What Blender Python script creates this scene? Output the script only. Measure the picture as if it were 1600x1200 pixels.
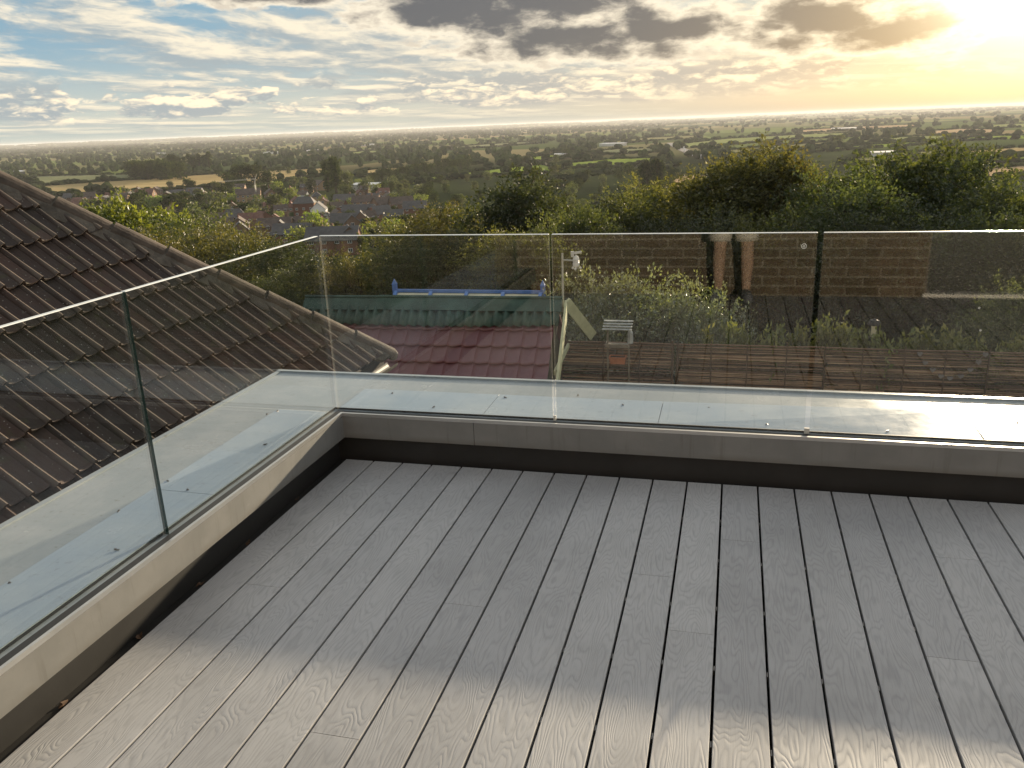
import bpy, bmesh, math, random
import numpy as np
from mathutils import Vector, Matrix

R = math.radians
sc = bpy.context.scene
for o in list(bpy.data.objects):
    bpy.data.objects.remove(o)
COL = sc.collection

# ------------------------------------------------------------------ camera
CF = 1297.62378 / 1600.0
CP = np.array([1.82773, -3.50892, 1.56492])
CR = np.array([0.96726589, 0.25074865, -0.03901044])
CU = np.array([-0.03883313, 0.29817523, 0.95372088])
CD = np.array([-0.25077618, 0.92098678, -0.29815208])
cam_data = bpy.data.cameras.new('camera')
cam_data.sensor_width = 36.0
cam_data.lens = 36.0 * CF
cam_data.clip_start = 0.02
cam_data.clip_end = 90000.0
cam = bpy.data.objects.new('camera', cam_data)
COL.objects.link(cam)
cam.matrix_world = Matrix(((CR[0], CU[0], -CD[0], CP[0]), (CR[1], CU[1], -CD[1], CP[1]),
                           (CR[2], CU[2], -CD[2], CP[2]), (0, 0, 0, 1)))
sc.camera = cam

# ------------------------------------------------------------------ exposure / render
sc.view_settings.view_transform = 'Standard'
sc.view_settings.look = 'None'
sc.view_settings.gamma = 1.0
sc.view_settings.use_curve_mapping = False
sc.view_settings.exposure = 1.22
sc.render.engine = 'CYCLES'
sc.cycles.max_bounces = 7
sc.cycles.diffuse_bounces = 3
sc.cycles.glossy_bounces = 3
sc.cycles.transmission_bounces = 4
sc.cycles.transparent_max_bounces = 14
sc.cycles.volume_bounces = 0
sc.cycles.use_denoising = True
sc.cycles.caustics_reflective = False
sc.cycles.caustics_refractive = False

# ------------------------------------------------------------------ sun
SUN_AZ, SUN_EL = R(15.5), R(8.5)
sun_dir = Vector((math.sin(SUN_AZ) * math.cos(SUN_EL), math.cos(SUN_AZ) * math.cos(SUN_EL), math.sin(SUN_EL)))
sun_l = bpy.data.lights.new('sun', 'SUN')
sun_l.energy = 5.0
sun_l.angle = R(1.0)
sun_l.color = (1.0, 0.80, 0.56)
sun = bpy.data.objects.new('sun', sun_l)
COL.objects.link(sun)
sun.rotation_euler = (-sun_dir).to_track_quat('-Z', 'Y').to_euler()
sun.location = sun_dir * 60


class NT:
    """small helper to write node graphs"""
    def __init__(s, tree):
        s.t = tree
        s.n = tree.nodes
        s.l = tree.links

    def node(s, typ, **kw):
        nd = s.n.new(typ)
        for k, v in kw.items():
            setattr(nd, k, v)
        return nd

    def put(s, sock, v):
        if isinstance(v, bpy.types.NodeSocket):
            s.l.new(v, sock)
        elif v is not None:
            if sock.type == 'RGBA' and len(v) == 3:
                v = (*v, 1.0)
            sock.default_value = v

    def m(s, op, a, b=None, c=None, clamp=False):
        nd = s.node('ShaderNodeMath', operation=op, use_clamp=clamp)
        s.put(nd.inputs[0], a)
        if b is not None:
            s.put(nd.inputs[1], b)
        if c is not None:
            s.put(nd.inputs[2], c)
        return nd.outputs[0]

    def ss(s, v, lo, hi, a=0.0, b=1.0):
        nd = s.node('ShaderNodeMapRange', interpolation_type='SMOOTHSTEP')
        s.put(nd.inputs['Value'], v)
        for k, x in zip(('From Min', 'From Max', 'To Min', 'To Max'), (lo, hi, a, b)):
            s.put(nd.inputs[k], x)
        return nd.outputs['Result']

    def lin(s, v, lo, hi, a=0.0, b=1.0):
        nd = s.node('ShaderNodeMapRange')
        s.put(nd.inputs['Value'], v)
        for k, x in zip(('From Min', 'From Max', 'To Min', 'To Max'), (lo, hi, a, b)):
            s.put(nd.inputs[k], x)
        return nd.outputs['Result']

    def xyz(s, x, y, z):
        nd = s.node('ShaderNodeCombineXYZ')
        for i, v in enumerate((x, y, z)):
            s.put(nd.inputs[i], v)
        return nd.outputs[0]

    def sep(s, v):
        nd = s.node('ShaderNodeSeparateXYZ')
        s.l.new(v, nd.inputs[0])
        return nd.outputs[0], nd.outputs[1], nd.outputs[2]

    def noise(s, vec, scale=1.0, detail=4.0, rough=0.5, dist=0.0, col=False, lac=2.0):
        nd = s.node('ShaderNodeTexNoise')
        if vec is not None:
            s.l.new(vec, nd.inputs['Vector'])
        nd.inputs['Scale'].default_value = scale
        nd.inputs['Detail'].default_value = detail
        nd.inputs['Roughness'].default_value = rough
        nd.inputs['Distortion'].default_value = dist
        nd.inputs['Lacunarity'].default_value = lac
        return nd.outputs['Color' if col else 'Fac']

    def mix(s, f, a, b, blend='MIX'):
        nd = s.node('ShaderNodeMix', data_type='RGBA', blend_type=blend)
        s.put(nd.inputs[0], f)
        s.put(nd.inputs[6], a)
        s.put(nd.inputs[7], b)
        return nd.outputs[2]

    def ramp(s, f, stops):
        nd = s.node('ShaderNodeValToRGB')
        e = nd.color_ramp.elements
        while len(e) < len(stops):
            e.new(0.5)
        for el, (p, c) in zip(e, stops):
            el.position = p
            el.color = (*c, 1.0)
        s.put(nd.inputs[0], f)
        return nd.outputs[0]


# ------------------------------------------------------------------ world: Nishita sky + evening clouds
K = 0.5                                     # exposure 1 stop: radiance = display value * K
world = bpy.data.worlds.new('World')
sc.world = world
world.use_nodes = True
w = NT(world.node_tree)
w.n.clear()
sky = w.node('ShaderNodeTexSky', sky_type='NISHITA')
sky.sun_disc = False
sky.sun_elevation = SUN_EL
sky.sun_rotation = SUN_AZ
sky.altitude = 80
sky.air_density = 1.0
sky.dust_density = 1.2
sky.ozone_density = 1.5
tc = w.node('ShaderNodeTexCoord')
dx, dy, dz = w.sep(tc.outputs['Generated'])
AZ = w.m('MULTIPLY', w.m('ARCTAN2', dx, dy), 57.29578)
EL = w.m('MULTIPLY', w.m('ARCSINE', dz), 57.29578)
sdot = w.m('ADD', w.m('ADD', w.m('MULTIPLY', dx, sun_dir.x), w.m('MULTIPLY', dy, sun_dir.y)), w.m('MULTIPLY', dz, sun_dir.z))
SD = w.m('MULTIPLY', w.m('ARCCOSINE', w.m('MINIMUM', sdot, 1.0)), 57.29578)        # degrees from the sun
warm = w.m('POWER', 2.71828, w.m('MULTIPLY', SD, -1 / 20.0))                        # 1 at the sun
warm2 = w.m('POWER', 2.71828, w.m('MULTIPLY', SD, -1 / 8.0))


def C3(r, g, b, k=K):
    return (r * k, g * k, b * k)


def vadd(v, off):
    nd = w.node('ShaderNodeVectorMath', operation='ADD')
    w.l.new(v, nd.inputs[0])
    nd.inputs[1].default_value = off
    return nd.outputs[0]


def warp(v, amt, sc_):
    """push the lookup about so that cloud edges billow"""
    nz = w.noise(v, sc_, 3, .5, 0, col=True)
    s1_ = w.node('ShaderNodeVectorMath', operation='SUBTRACT')
    w.l.new(nz, s1_.inputs[0])
    s1_.inputs[1].default_value = (.5, .5, .5)
    s2_ = w.node('ShaderNodeVectorMath', operation='SCALE')
    w.l.new(s1_.outputs[0], s2_.inputs[0])
    s2_.inputs['Scale'].default_value = amt
    s3_ = w.node('ShaderNodeVectorMath', operation='ADD')
    w.l.new(v, s3_.inputs[0])
    w.l.new(s2_.outputs[0], s3_.inputs[1])
    return s3_.outputs[0]


# cloud decks bunch up towards the horizon
ELc = w.m('LOGARITHM', w.m('ADD', w.m('MAXIMUM', EL, 0.0), 1.3), 2.71828)
# clear air: blue above, milky low down, warming towards the sun
clear = w.mix(w.ss(EL, 0.0, 6.5), w.mix(warm, C3(.56, .60, .54), C3(.90, .57, .26)), w.mix(warm, C3(.20, .37, .50), C3(.85, .74, .50)))
clear = w.mix(w.ss(EL, 10, 60), clear, w.mix(warm, C3(.13, .26, .46), C3(.5, .5, .45)))

# deck 1: long slanting banks of thin cloud, lit from the right along their upper edges
SL = w.m('ADD', w.m('MULTIPLY', ELc, 3.3), w.m('MULTIPLY', AZ, 0.042))
v1 = warp(w.xyz(w.m('MULTIPLY', AZ, 0.10), SL, 3.7), .22, 4.0)
n1 = w.noise(v1, 1.25, 8, .60, .25)
n1u = w.noise(vadd(v1, (.05, .22, 0)), 1.25, 8, .60, .25)
c1 = w.ss(n1, .37, .58)
lit1 = w.ss(w.m('SUBTRACT', n1, n1u), -.10, .14)
col1 = w.mix(lit1, w.mix(warm, C3(.33, .40, .44), C3(.80, .58, .33)), w.mix(warm, C3(1.02, .88, .66), C3(1.05, .84, .54)))

# deck 2: lines of small cumulus over the horizon with lit tops and grey flat bases
v2 = warp(w.xyz(w.m('MULTIPLY', AZ, 0.22), w.m('MULTIPLY', EL, 0.62), 11.3), .30, 2.6)
n2 = w.noise(v2, 1.0, 8, .60, .0)
n2u = w.noise(vadd(v2, (.06, .20, 0)), 1.0, 8, .60, .0)
band2 = w.m('MULTIPLY', w.ss(EL, .7, 1.4), w.ss(EL, 4.2, 2.6))
c2 = w.m('MULTIPLY', w.ss(w.m('ADD', n2, w.m('MULTIPLY', band2, .10)), .555, .605), band2)
lit2 = w.ss(w.m('SUBTRACT', n2, n2u), -.03, .11)
col2 = w.mix(lit2, w.mix(warm, C3(.36, .42, .45), C3(.66, .47, .27)), w.mix(warm, C3(1.08, .92, .68), C3(1.15, .90, .54)))


# deck 3: the heavy cumulus, each a cluster of lobes at its own bearing and height
def lobes(lst, wob):
    out = None
    for (a, e, ra, re) in lst:
        q = w.m('ADD', w.m('POWER', w.m('ABSOLUTE', w.m('DIVIDE', w.m('SUBTRACT', AZ, a), ra)), 2.0), w.m('POWER', w.m('ABSOLUTE', w.m('DIVIDE', w.m('SUBTRACT', EL, e), re)), 2.0))
        d = w.m('SUBTRACT', 1.0, w.m('SQRT', q))
        out = d if out is None else w.m('SMOOTH_MAX', out, d, .35)
    return w.m('ADD', out, wob)


v3 = warp(w.xyz(w.m('MULTIPLY', AZ, 0.26), w.m('MULTIPLY', EL, 0.62), 5.1), .30, 2.6)
n3 = w.noise(v3, 1.0, 9, .60, .0)
n3u = w.noise(vadd(v3, (.10, .22, 0)), 1.0, 9, .60, .0)
wob = w.m('MULTIPLY', w.m('SUBTRACT', n3, .5), 3.2)
CUM = [(-18.3, 7.3, 4.93, 1.85), (-20.7, 6.93, 2.24, 1.46), (-14.3, 6.35, 5.04, 1.4), (-10.7, 5.15, 4.93, 1.25), (-8.2, 4.28, 2.69, 0.84), (-5.8, 5.4, 2.24, 1.48), (-2.7, 5.22, 3.02, 0.97), (-4.6, 4.22, 2.69, 0.67), (-11.8, 7.06, 5.82, 0.97), (5.2, 5.31, 4.37, 1.64), (3.1, 4.1, 2.91, 0.73), (8.8, 4.35, 4.48, 1.09), (11.4, 4.58, 2.13, 0.53), (-29.2, 7.92, 4.7, 0.55), (-40, 15, 8, 3), (-8, 16, 9, 3.2), (24, 13, 8, 2.6), (33, 7, 6.72, 1.34), (-60, 7, 7, 1.3), (-62, 20, 12, 4), (48, 17, 10, 3.4)]
f3 = w.m('ADD', lobes(CUM, wob), .30)
c3 = w.ss(f3, -.22, .24)
thick = w.m('MULTIPLY', w.ss(f3, .0, .95), w.ss(n3, .22, .52, .85, 1.0))
lit3 = w.ss(w.m('SUBTRACT', n3, n3u), .0, .14)
col3 = w.mix(thick, w.mix(warm2, C3(.95, .84, .66), C3(1.5, 1.2, .7)), w.mix(warm2, C3(.125, .125, .135), C3(.50, .36, .20)))
col3 = w.mix(w.m('MULTIPLY', w.m('MULTIPLY', lit3, w.ss(f3, .75, .15)), .7), col3, w.mix(warm2, C3(.62, .54, .44), C3(1.1, .85, .50)))

# the same broken deck going on overhead
vz = w.m('MAXIMUM', dz, .06)
v4 = w.xyz(w.m('DIVIDE', dx, vz), w.m('DIVIDE', dy, vz), 0.0)
n4 = w.noise(v4, .55, 6, .55, .2)
c4 = w.m('MULTIPLY', w.ss(n4, .44, .60), w.ss(EL, 8.0, 20.0))
col4 = w.mix(warm, C3(.62, .60, .58), C3(.95, .78, .55))

veil = w.m('MULTIPLY', w.ss(warm2, .62, .14, .25, 1.0), w.m('SUBTRACT', 1.0, w.m('MULTIPLY', w.ss(AZ, -20, 8), w.ss(EL, 2.6, .8))))     # glare swallows the thin cloud near the sun
cov = w.mix(w.m('MULTIPLY', w.m('MULTIPLY', c1, .85), veil), clear, col1)
cov = w.mix(w.m('MULTIPLY', c2, veil), cov, col2)
cov = w.mix(c4, cov, col4)
cov = w.mix(c3, cov, col3)
# low haze bank dissolving everything at the horizon
cov = w.mix(w.ss(EL, 1.3, -.05, 0, .85), cov, w.mix(warm, C3(.44, .52, .50), C3(.50, .33, .16)))
# forward scattered glow round the sun
g1 = w.m('MULTIPLY', w.m('POWER', 2.71828, w.m('MULTIPLY', w.m('POWER', w.m('DIVIDE', SD, 4.2), 2.0), -1.0)), 1.6 * K)
g2 = w.m('MULTIPLY', w.m('POWER', 2.71828, w.m('MULTIPLY', SD, -1 / 4.5)), .75 * K)
glow = w.mix(1.0, cov, w.mix(1.0, (1.0, .92, .70), w.xyz(g1, g1, g1), 'MULTIPLY'), 'ADD')
glow = w.mix(1.0, glow, w.mix(1.0, (1.0, .70, .30), w.xyz(g2, g2, g2), 'MULTIPLY'), 'ADD')
bg_sky = w.node('ShaderNodeBackground')
w.l.new(sky.outputs[0], bg_sky.inputs[0])
bg_sky.inputs[1].default_value = 0.05
bg_cl = w.node('ShaderNodeBackground')
w.l.new(glow, bg_cl.inputs[0])
bg_cl.inputs[1].default_value = 1.0
mx = w.node('ShaderNodeMixShader')
mx.inputs[0].default_value = 0.95
w.l.new(bg_sky.outputs[0], mx.inputs[1])
w.l.new(bg_cl.outputs[0], mx.inputs[2])
wo = w.node('ShaderNodeOutputWorld')
w.l.new(mx.outputs[0], wo.inputs[0])


# ------------------------------------------------------------------ picture rays -> places on the ground
def ray(px, py):
    d = CD + CR * (px - 800) / (CF * 1600) - CU * (py - 600) / (CF * 1600)
    return d / np.linalg.norm(d)


def on_z(px, py, z):
    d = ray(px, py)
    return CP + d * (z - CP[2]) / d[2]


def on_y(px, py, y):
    d = ray(px, py)
    return CP + d * (y - CP[1]) / d[1]


_hr = np.array([0, 9, 12, 20, 40, 80, 150, 230, 320, 420, 550, 1e6])
_hz = np.array([-2.9, -2.9, -3.0, -4.6, -9.0, -15.5, -24.5, -32, -37.5, -40.5, -42, -42])


def ground_z(x, y):
    r = np.hypot(x, y)
    z = np.interp(r, _hr, _hz)
    az = np.degrees(np.arctan2(x, y))
    far = np.clip((r - 9000) / 6500, 0, 1)
    hill = np.interp(az, [-60, -44, -30, -14, 0, 20, 60], [35, 34, 33, 30, 20, 10, 6])
    bump = 2.5 * np.sin(az * .9 + 1) + 2 * np.sin(az * 2.3) + 1 * np.sin(az * 5.1)
    z = z + far * far * (3 - 2 * far) * (hill + bump)
    return np.where(y < 0, np.maximum(z, -2.9 - 0.04 * np.minimum(r, 900)), z)


def ground(px, py):
    d = ray(px, py)
    lo, hi = 3.0, 26000.0
    def f(t):
        p = CP + d * t
        return p[2] - float(ground_z(p[0], p[1]))
    t, prev = lo, lo
    while t < hi and f(t) > 0:
        prev = t
        t *= 1.04
    a, b = prev, t
    for _ in range(30):
        m = (a + b) / 2
        if f(m) > 0:
            a = m
        else:
            b = m
    p = CP + d * b
    return np.array([p[0], p[1], float(ground_z(p[0], p[1]))]), b


def in_poly(x, y, P):
    c = False
    n = len(P)
    for i in range(n):
        x0, y0 = P[i]
        x1, y1 = P[(i + 1) % n]
        if (y0 > y) != (y1 > y) and x < (x1 - x0) * (y - y0) / (y1 - y0) + x0:
            c = not c
    return c


# ------------------------------------------------------------------ materials
MATS = {}


def mat(name, build):
    if name in MATS:
        return MATS[name]
    m = bpy.data.materials.new(name)
    m.use_nodes = True
    t = NT(m.node_tree)
    t.n.clear()
    out = t.node('ShaderNodeOutputMaterial')
    build(t, out)
    MATS[name] = m
    return m


def principled(t, out, col, rough=.6, metal=0.0, normal=None, spec=.5):
    p = t.node('ShaderNodeBsdfPrincipled')
    t.put(p.inputs['Base Color'], col)
    t.put(p.inputs['Roughness'], rough)
    t.put(p.inputs['Metallic'], metal)
    t.put(p.inputs['Specular IOR Level'], spec)
    if normal is not None:
        t.l.new(normal, p.inputs['Normal'])
    t.l.new(p.outputs[0], out.inputs[0])
    return p


def bump(t, h, strength=.5, dist=.01):
    b = t.node('ShaderNodeBump')
    b.inputs['Strength'].default_value = strength
    b.inputs['Distance'].default_value = dist
    t.l.new(h, b.inputs['Height'])
    return b.outputs[0]


def objco(t):
    return t.node('ShaderNodeTexCoord').outputs['Object']


def geo_pos(t):
    return t.node('ShaderNodeNewGeometry').outputs['Position']


def rnd(t):
    return t.node('ShaderNodeObjectInfo').outputs['Random']


def isl(t):
    return t.node('ShaderNodeNewGeometry').outputs['Random Per Island']


def simple(name, col, rough=.6, metal=0.0, var=.15, scale=6.0, spec=.5, bs=0.0, bd=.004):
    """paint / stone / metal with soft mottling and a little relief"""
    def b(t, out):
        n = t.noise(objco(t), scale, 5, .6)
        c = t.mix(t.ss(n, .3, .7), tuple(x * (1 - var) for x in col), tuple(min(1, x * (1 + var)) for x in col))
        nm = bump(t, t.noise(objco(t), scale * 6, 4, .6), bs, bd) if bs else None
        principled(t, out, c, rough, metal, nm, spec)
    return mat(name, b)


def m_deck():
    def b(t, out):
        co = objco(t)
        r = rnd(t)
        off = t.m('MULTIPLY', r, 57.0)
        x, y, z = t.sep(co)
        # contour lines of a stretched noise: the long cathedral figures of embossed boards
        v = t.xyz(t.m('ADD', t.m('MULTIPLY', x, 9.0), off), t.m('ADD', t.m('MULTIPLY', y, 1.9), t.m('MULTIPLY', off, 1.7)), off)
        n = t.noise(v, 1.0, 2.5, .45, .25)
        ph = t.m('ADD', t.m('MULTIPLY', n, 165.0), t.m('MULTIPLY', t.m('ABSOLUTE', x), 90.0))
        wv = t.m('SINE', ph)
        rid = t.m('POWER', t.m('ADD', t.m('MULTIPLY', wv, .5), .5), .45)
        fine = t.noise(t.xyz(t.m('MULTIPLY', x, 320.0), t.m('MULTIPLY', y, 16.0), off), 1.0, 3, .6)
        patch = t.noise(t.xyz(t.m('MULTIPLY', x, 9.0), t.m('MULTIPLY', y, 3.0), t.m('ADD', off, 9.0)), 1.0, 2, .5)
        h = t.m('ADD', t.m('MULTIPLY', rid, t.ss(patch, .30, .62, .25, 1.0)), t.m('MULTIPLY', fine, .35))
        base = t.mix(r, (.395, .394, .396), (.465, .462, .458))
        stain = t.noise(geo_pos(t), 1.3, 5, .6)
        c = t.mix(t.ss(rid, .1, .9), t.mix(.17, base, (.11, .11, .115)), base)
        c = t.mix(t.ss(stain, .42, .70, 0, .30), c, (.15, .15, .15))
        c = t.mix(t.ss(fine, .48, .68, 0, .22), c, (.17, .17, .17))
        gr = t.noise(geo_pos(t), 60, 3, .7)
        c = t.mix(t.ss(gr, .62, .80, 0, .22), c, (.44, .43, .41))
        scf = t.noise(t.xyz(t.m('MULTIPLY', t.sep(geo_pos(t))[0], 5.0), t.m('MULTIPLY', t.sep(geo_pos(t))[1], 2.4), 4.0), 1.0, 6, .68)
        c = t.mix(t.ss(scf, .58, .72, 0, .22), c, (.50, .48, .45))
        principled(t, out, c, t.lin(rid, 0, 1, .62, .48), 0, bump(t, h, .5, .0010), .42)
    return mat('composite_board', b)


def m_sheet(name, c0, c1, rough, flecks=.5):
    """weathered painted sheet on the parapet: faint brush marks, dust and water spots"""
    def b(t, out):
        p = geo_pos(t)
        n = t.noise(p, 3.2, 6, .62)
        s = t.noise(t.xyz(t.m('MULTIPLY', t.sep(p)[0], 7.0), t.m('MULTIPLY', t.sep(p)[1], 30.0), 0.0), 1.0, 4, .6)
        f = t.noise(p, 160, 2, .5)
        sp = t.noise(p, 38, 3, .55)
        c = t.mix(t.ss(n, .35, .68), c0, c1)
        c = t.mix(t.ss(s, .55, .75, 0, .25), c, tuple(x * .72 for x in c0))
        c = t.mix(t.ss(sp, .62, .74, 0, flecks), c, (.16, .15, .13))
        c = t.mix(t.ss(f, .66, .78, 0, flecks), c, (.36, .35, .33))
        ro = t.m('ADD', t.lin(n, .3, .7, rough - .05, rough + .08), t.m('MULTIPLY', sp, .06))
        h = t.m('ADD', t.m('MULTIPLY', f, .25), t.noise(p, 11, 4, .55))
        principled(t, out, c, ro, 0, bump(t, h, .3, .003), .42)
    return mat(name, b)


def m_tile():
    def b(t, out):
        p = geo_pos(t)
        r = rnd(t)
        n = t.noise(p, 4.0, 5, .6)
        c = t.ramp(r, [(0, (.036, .028, .024)), (.5, (.053, .037, .030)), (.85, (.072, .045, .035)), (1.0, (.086, .062, .050))])
        c = t.mix(t.ss(n, .42, .68, 0, .7), c, (.060, .052, .044))
        moss = t.noise(p, 9.0, 5, .65)
        c = t.mix(t.ss(moss, .56, .72, 0, .6), c, (.072, .072, .034))
        lich = t.noise(p, 26, 4, .7)
        c = t.mix(t.ss(lich, .62, .74, 0, .55), c, (.16, .15, .12))
        vor = t.node('ShaderNodeTexVoronoi')
        vor.inputs['Scale'].default_value = 46
        t.l.new(p, vor.inputs['Vector'])
        pick = t.ss(t.sep(vor.outputs['Color'])[0], .74, .76)
        spot = t.m('MULTIPLY', t.ss(vor.outputs['Distance'], .22, .10), pick)
        c = t.mix(t.m('MULTIPLY', spot, .75), c, (.38, .37, .33))
        # crests of the rolls painted paler, their sky highlight put into the colour
        oz = t.sep(objco(t))[2]
        c = t.mix(t.ss(oz, .046, .066, 0, .55), c, (.150, .122, .098))
        g = t.noise(p, 150, 3, .7)
        principled(t, out, c, .78, 0, bump(t, t.m('ADD', g, t.m('MULTIPLY', spot, .4)), .6, .004), .3)
    return mat('concrete_roof_tile', b)


def m_glass():
    def b(t, out):
        fr = t.node('ShaderNodeFresnel')
        bf = t.node('ShaderNodeNewGeometry').outputs['Backfacing']
        t.l.new(t.lin(bf, 0, 1, 1.5, 1 / 1.5), fr.inputs['IOR'])     # thin pane: same reflectance from both sides
        tr = t.node('ShaderNodeBsdfTransparent')
        tr.inputs[0].default_value = (.952, .965, .962, 1)
        gl = t.node('ShaderNodeBsdfGlossy')
        gl.inputs['Roughness'].default_value = 0.0
        gl.inputs['Color'].default_value = (1, 1, 1, 1)
        mxs = t.node('ShaderNodeMixShader')
        t.l.new(fr.outputs[0], mxs.inputs[0])
        t.l.new(tr.outputs[0], mxs.inputs[1])
        t.l.new(gl.outputs[0], mxs.inputs[2])
        t.l.new(mxs.outputs[0], out.inputs[0])
    return mat('clear_glass', b)


def leafmat(name, dark, light, trans=.38, gloss=.06, rough=.45):
    def b(t, out):
        i = isl(t)
        r = rnd(t)
        p = geo_pos(t)
        n = t.noise(p, .55, 3, .55)
        c = t.mix(i, dark, light)
        c = t.mix(t.ss(n, .35, .7, 0, .45), c, tuple(a * .62 for a in dark))
        hs = t.node('ShaderNodeHueSaturation')
        t.l.new(t.lin(r, 0, 1, .485, .512), hs.inputs['Hue'])
        t.l.new(t.lin(r, 0, 1, .85, 1.2), hs.inputs['Value'])
        t.l.new(c, hs.inputs['Color'])
        c = hs.outputs[0]
        df = t.node('ShaderNodeBsdfDiffuse')
        tl = t.node('ShaderNodeBsdfTranslucent')
        gs = t.node('ShaderNodeBsdfGlossy')
        gs.inputs['Roughness'].default_value = rough
        gs.inputs['Color'].default_value = (.8, .8, .8, 1)
        t.l.new(c, df.inputs[0])
        t.l.new(t.mix(1.0, c, (1.35, 1.25, .55), 'MULTIPLY'), tl.inputs[0])
        m1 = t.node('ShaderNodeMixShader')
        m1.inputs[0].default_value = trans
        t.l.new(df.outputs[0], m1.inputs[1])
        t.l.new(tl.outputs[0], m1.inputs[2])
        m2 = t.node('ShaderNodeMixShader')
        m2.inputs[0].default_value = gloss
        t.l.new(m1.outputs[0], m2.inputs[1])
        t.l.new(gs.outputs[0], m2.inputs[2])
        t.l.new(m2.outputs[0], out.inputs[0])
    return mat(name, b)


def m_ground():
    def b(t, out):
        p = geo_pos(t)
        gx_, gy_, gz_ = t.sep(p)
        rad = t.m('SQRT', t.m('ADD', t.m('MULTIPLY', gx_, gx_), t.m('MULTIPLY', gy_, gy_)))
        vo = t.node('ShaderNodeTexVoronoi')
        vo.inputs['Scale'].default_value = 1.0
        t.l.new(t.xyz(t.m('MULTIPLY', gx_, .0030), t.m('MULTIPLY', gy_, .0017), 0.0), vo.inputs['Vector'])
        vr = t.sep(vo.outputs['Color'])[0]
        patch = t.ramp(vr, [(0, (.045, .065, .026)), (.25, (.11, .145, .045)), (.45, (.18, .22, .065)), (.6, (.27, .22, .11)), (.8, (.14, .155, .065)), (1.0, (.34, .26, .14))])
        a = t.noise(p, .006, 6, .6)
        c_ = t.noise(p, .0011, 5, .6)
        n = t.noise(p, .35, 5, .6)
        c = t.mix(t.ss(a, .40, .62), (.018, .028, .012), (.042, .055, .023))
        c = t.mix(t.ss(c_, .50, .66, 0, .8), c, (.095, .088, .042))
        c = t.mix(t.ss(n, .4, .7, 0, .4), c, (.030, .035, .016))
        c = t.mix(t.ss(rad, 900, 1300, 0, .85), c, patch)
        principled(t, out, c, .95, 0, bump(t, n, .5, .2), 0.0)
    return mat('meadow_ground', b)


def m_field(name, c0, c1, rows=0.0, ang=0.0):
    def b(t, out):
        p = geo_pos(t)
        x, y, z = t.sep(p)
        u = t.m('ADD', t.m('MULTIPLY', x, math.cos(ang)), t.m('MULTIPLY', y, math.sin(ang)))
        n = t.noise(t.xyz(t.m('MULTIPLY', x, .004), t.m('MULTIPLY', y, .016), 0.0), 1.0, 6, .62)
        g = t.noise(p, .06, 5, .65)
        c = t.mix(t.ss(n, .36, .64), c0, c1)
        c = t.mix(t.ss(g, .5, .72, 0, .35), c, tuple(q * .6 for q in c0))
        if rows:
            s = t.m('SINE', t.m('MULTIPLY', u, rows))
            c = t.mix(t.ss(s, .2, 1, 0, .25), c, tuple(q * .7 for q in c1))
        principled(t, out, c, .95, 0, None, 0.0)
    return mat(name, b)


def m_brick(name, c0, c1):
    def b(t, out):
        p = geo_pos(t)
        c = t.mix(rnd(t), c0, c1)
        n = t.noise(p, 9, 5, .6)
        c = t.mix(t.ss(n, .45, .75, 0, .5), c, tuple(x * .55 for x in c0))
        principled(t, out, c, .85, 0, bump(t, t.noise(p, 60, 4, .65), .6, .006), .2)
    return mat(name, b)


def m_townbrick(name, c0, c1):
    def b(t, out):
        p = geo_pos(t)
        bt = t.node('ShaderNodeTexBrick')
        t.l.new(objco(t), bt.inputs['Vector'])
        bt.inputs['Scale'].default_value = 4.0
        t.put(bt.inputs['Color1'], c0)
        t.put(bt.inputs['Color2'], c1)
        t.put(bt.inputs['Mortar'], tuple(x * .8 for x in c0))
        n = t.noise(p, .7, 4, .6)
        c = t.mix(t.ss(n, .4, .7, 0, .35), bt.outputs['Color'], tuple(x * .6 for x in c0))
        principled(t, out, c, .9, 0, None, .2)
    return mat(name, b)


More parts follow.
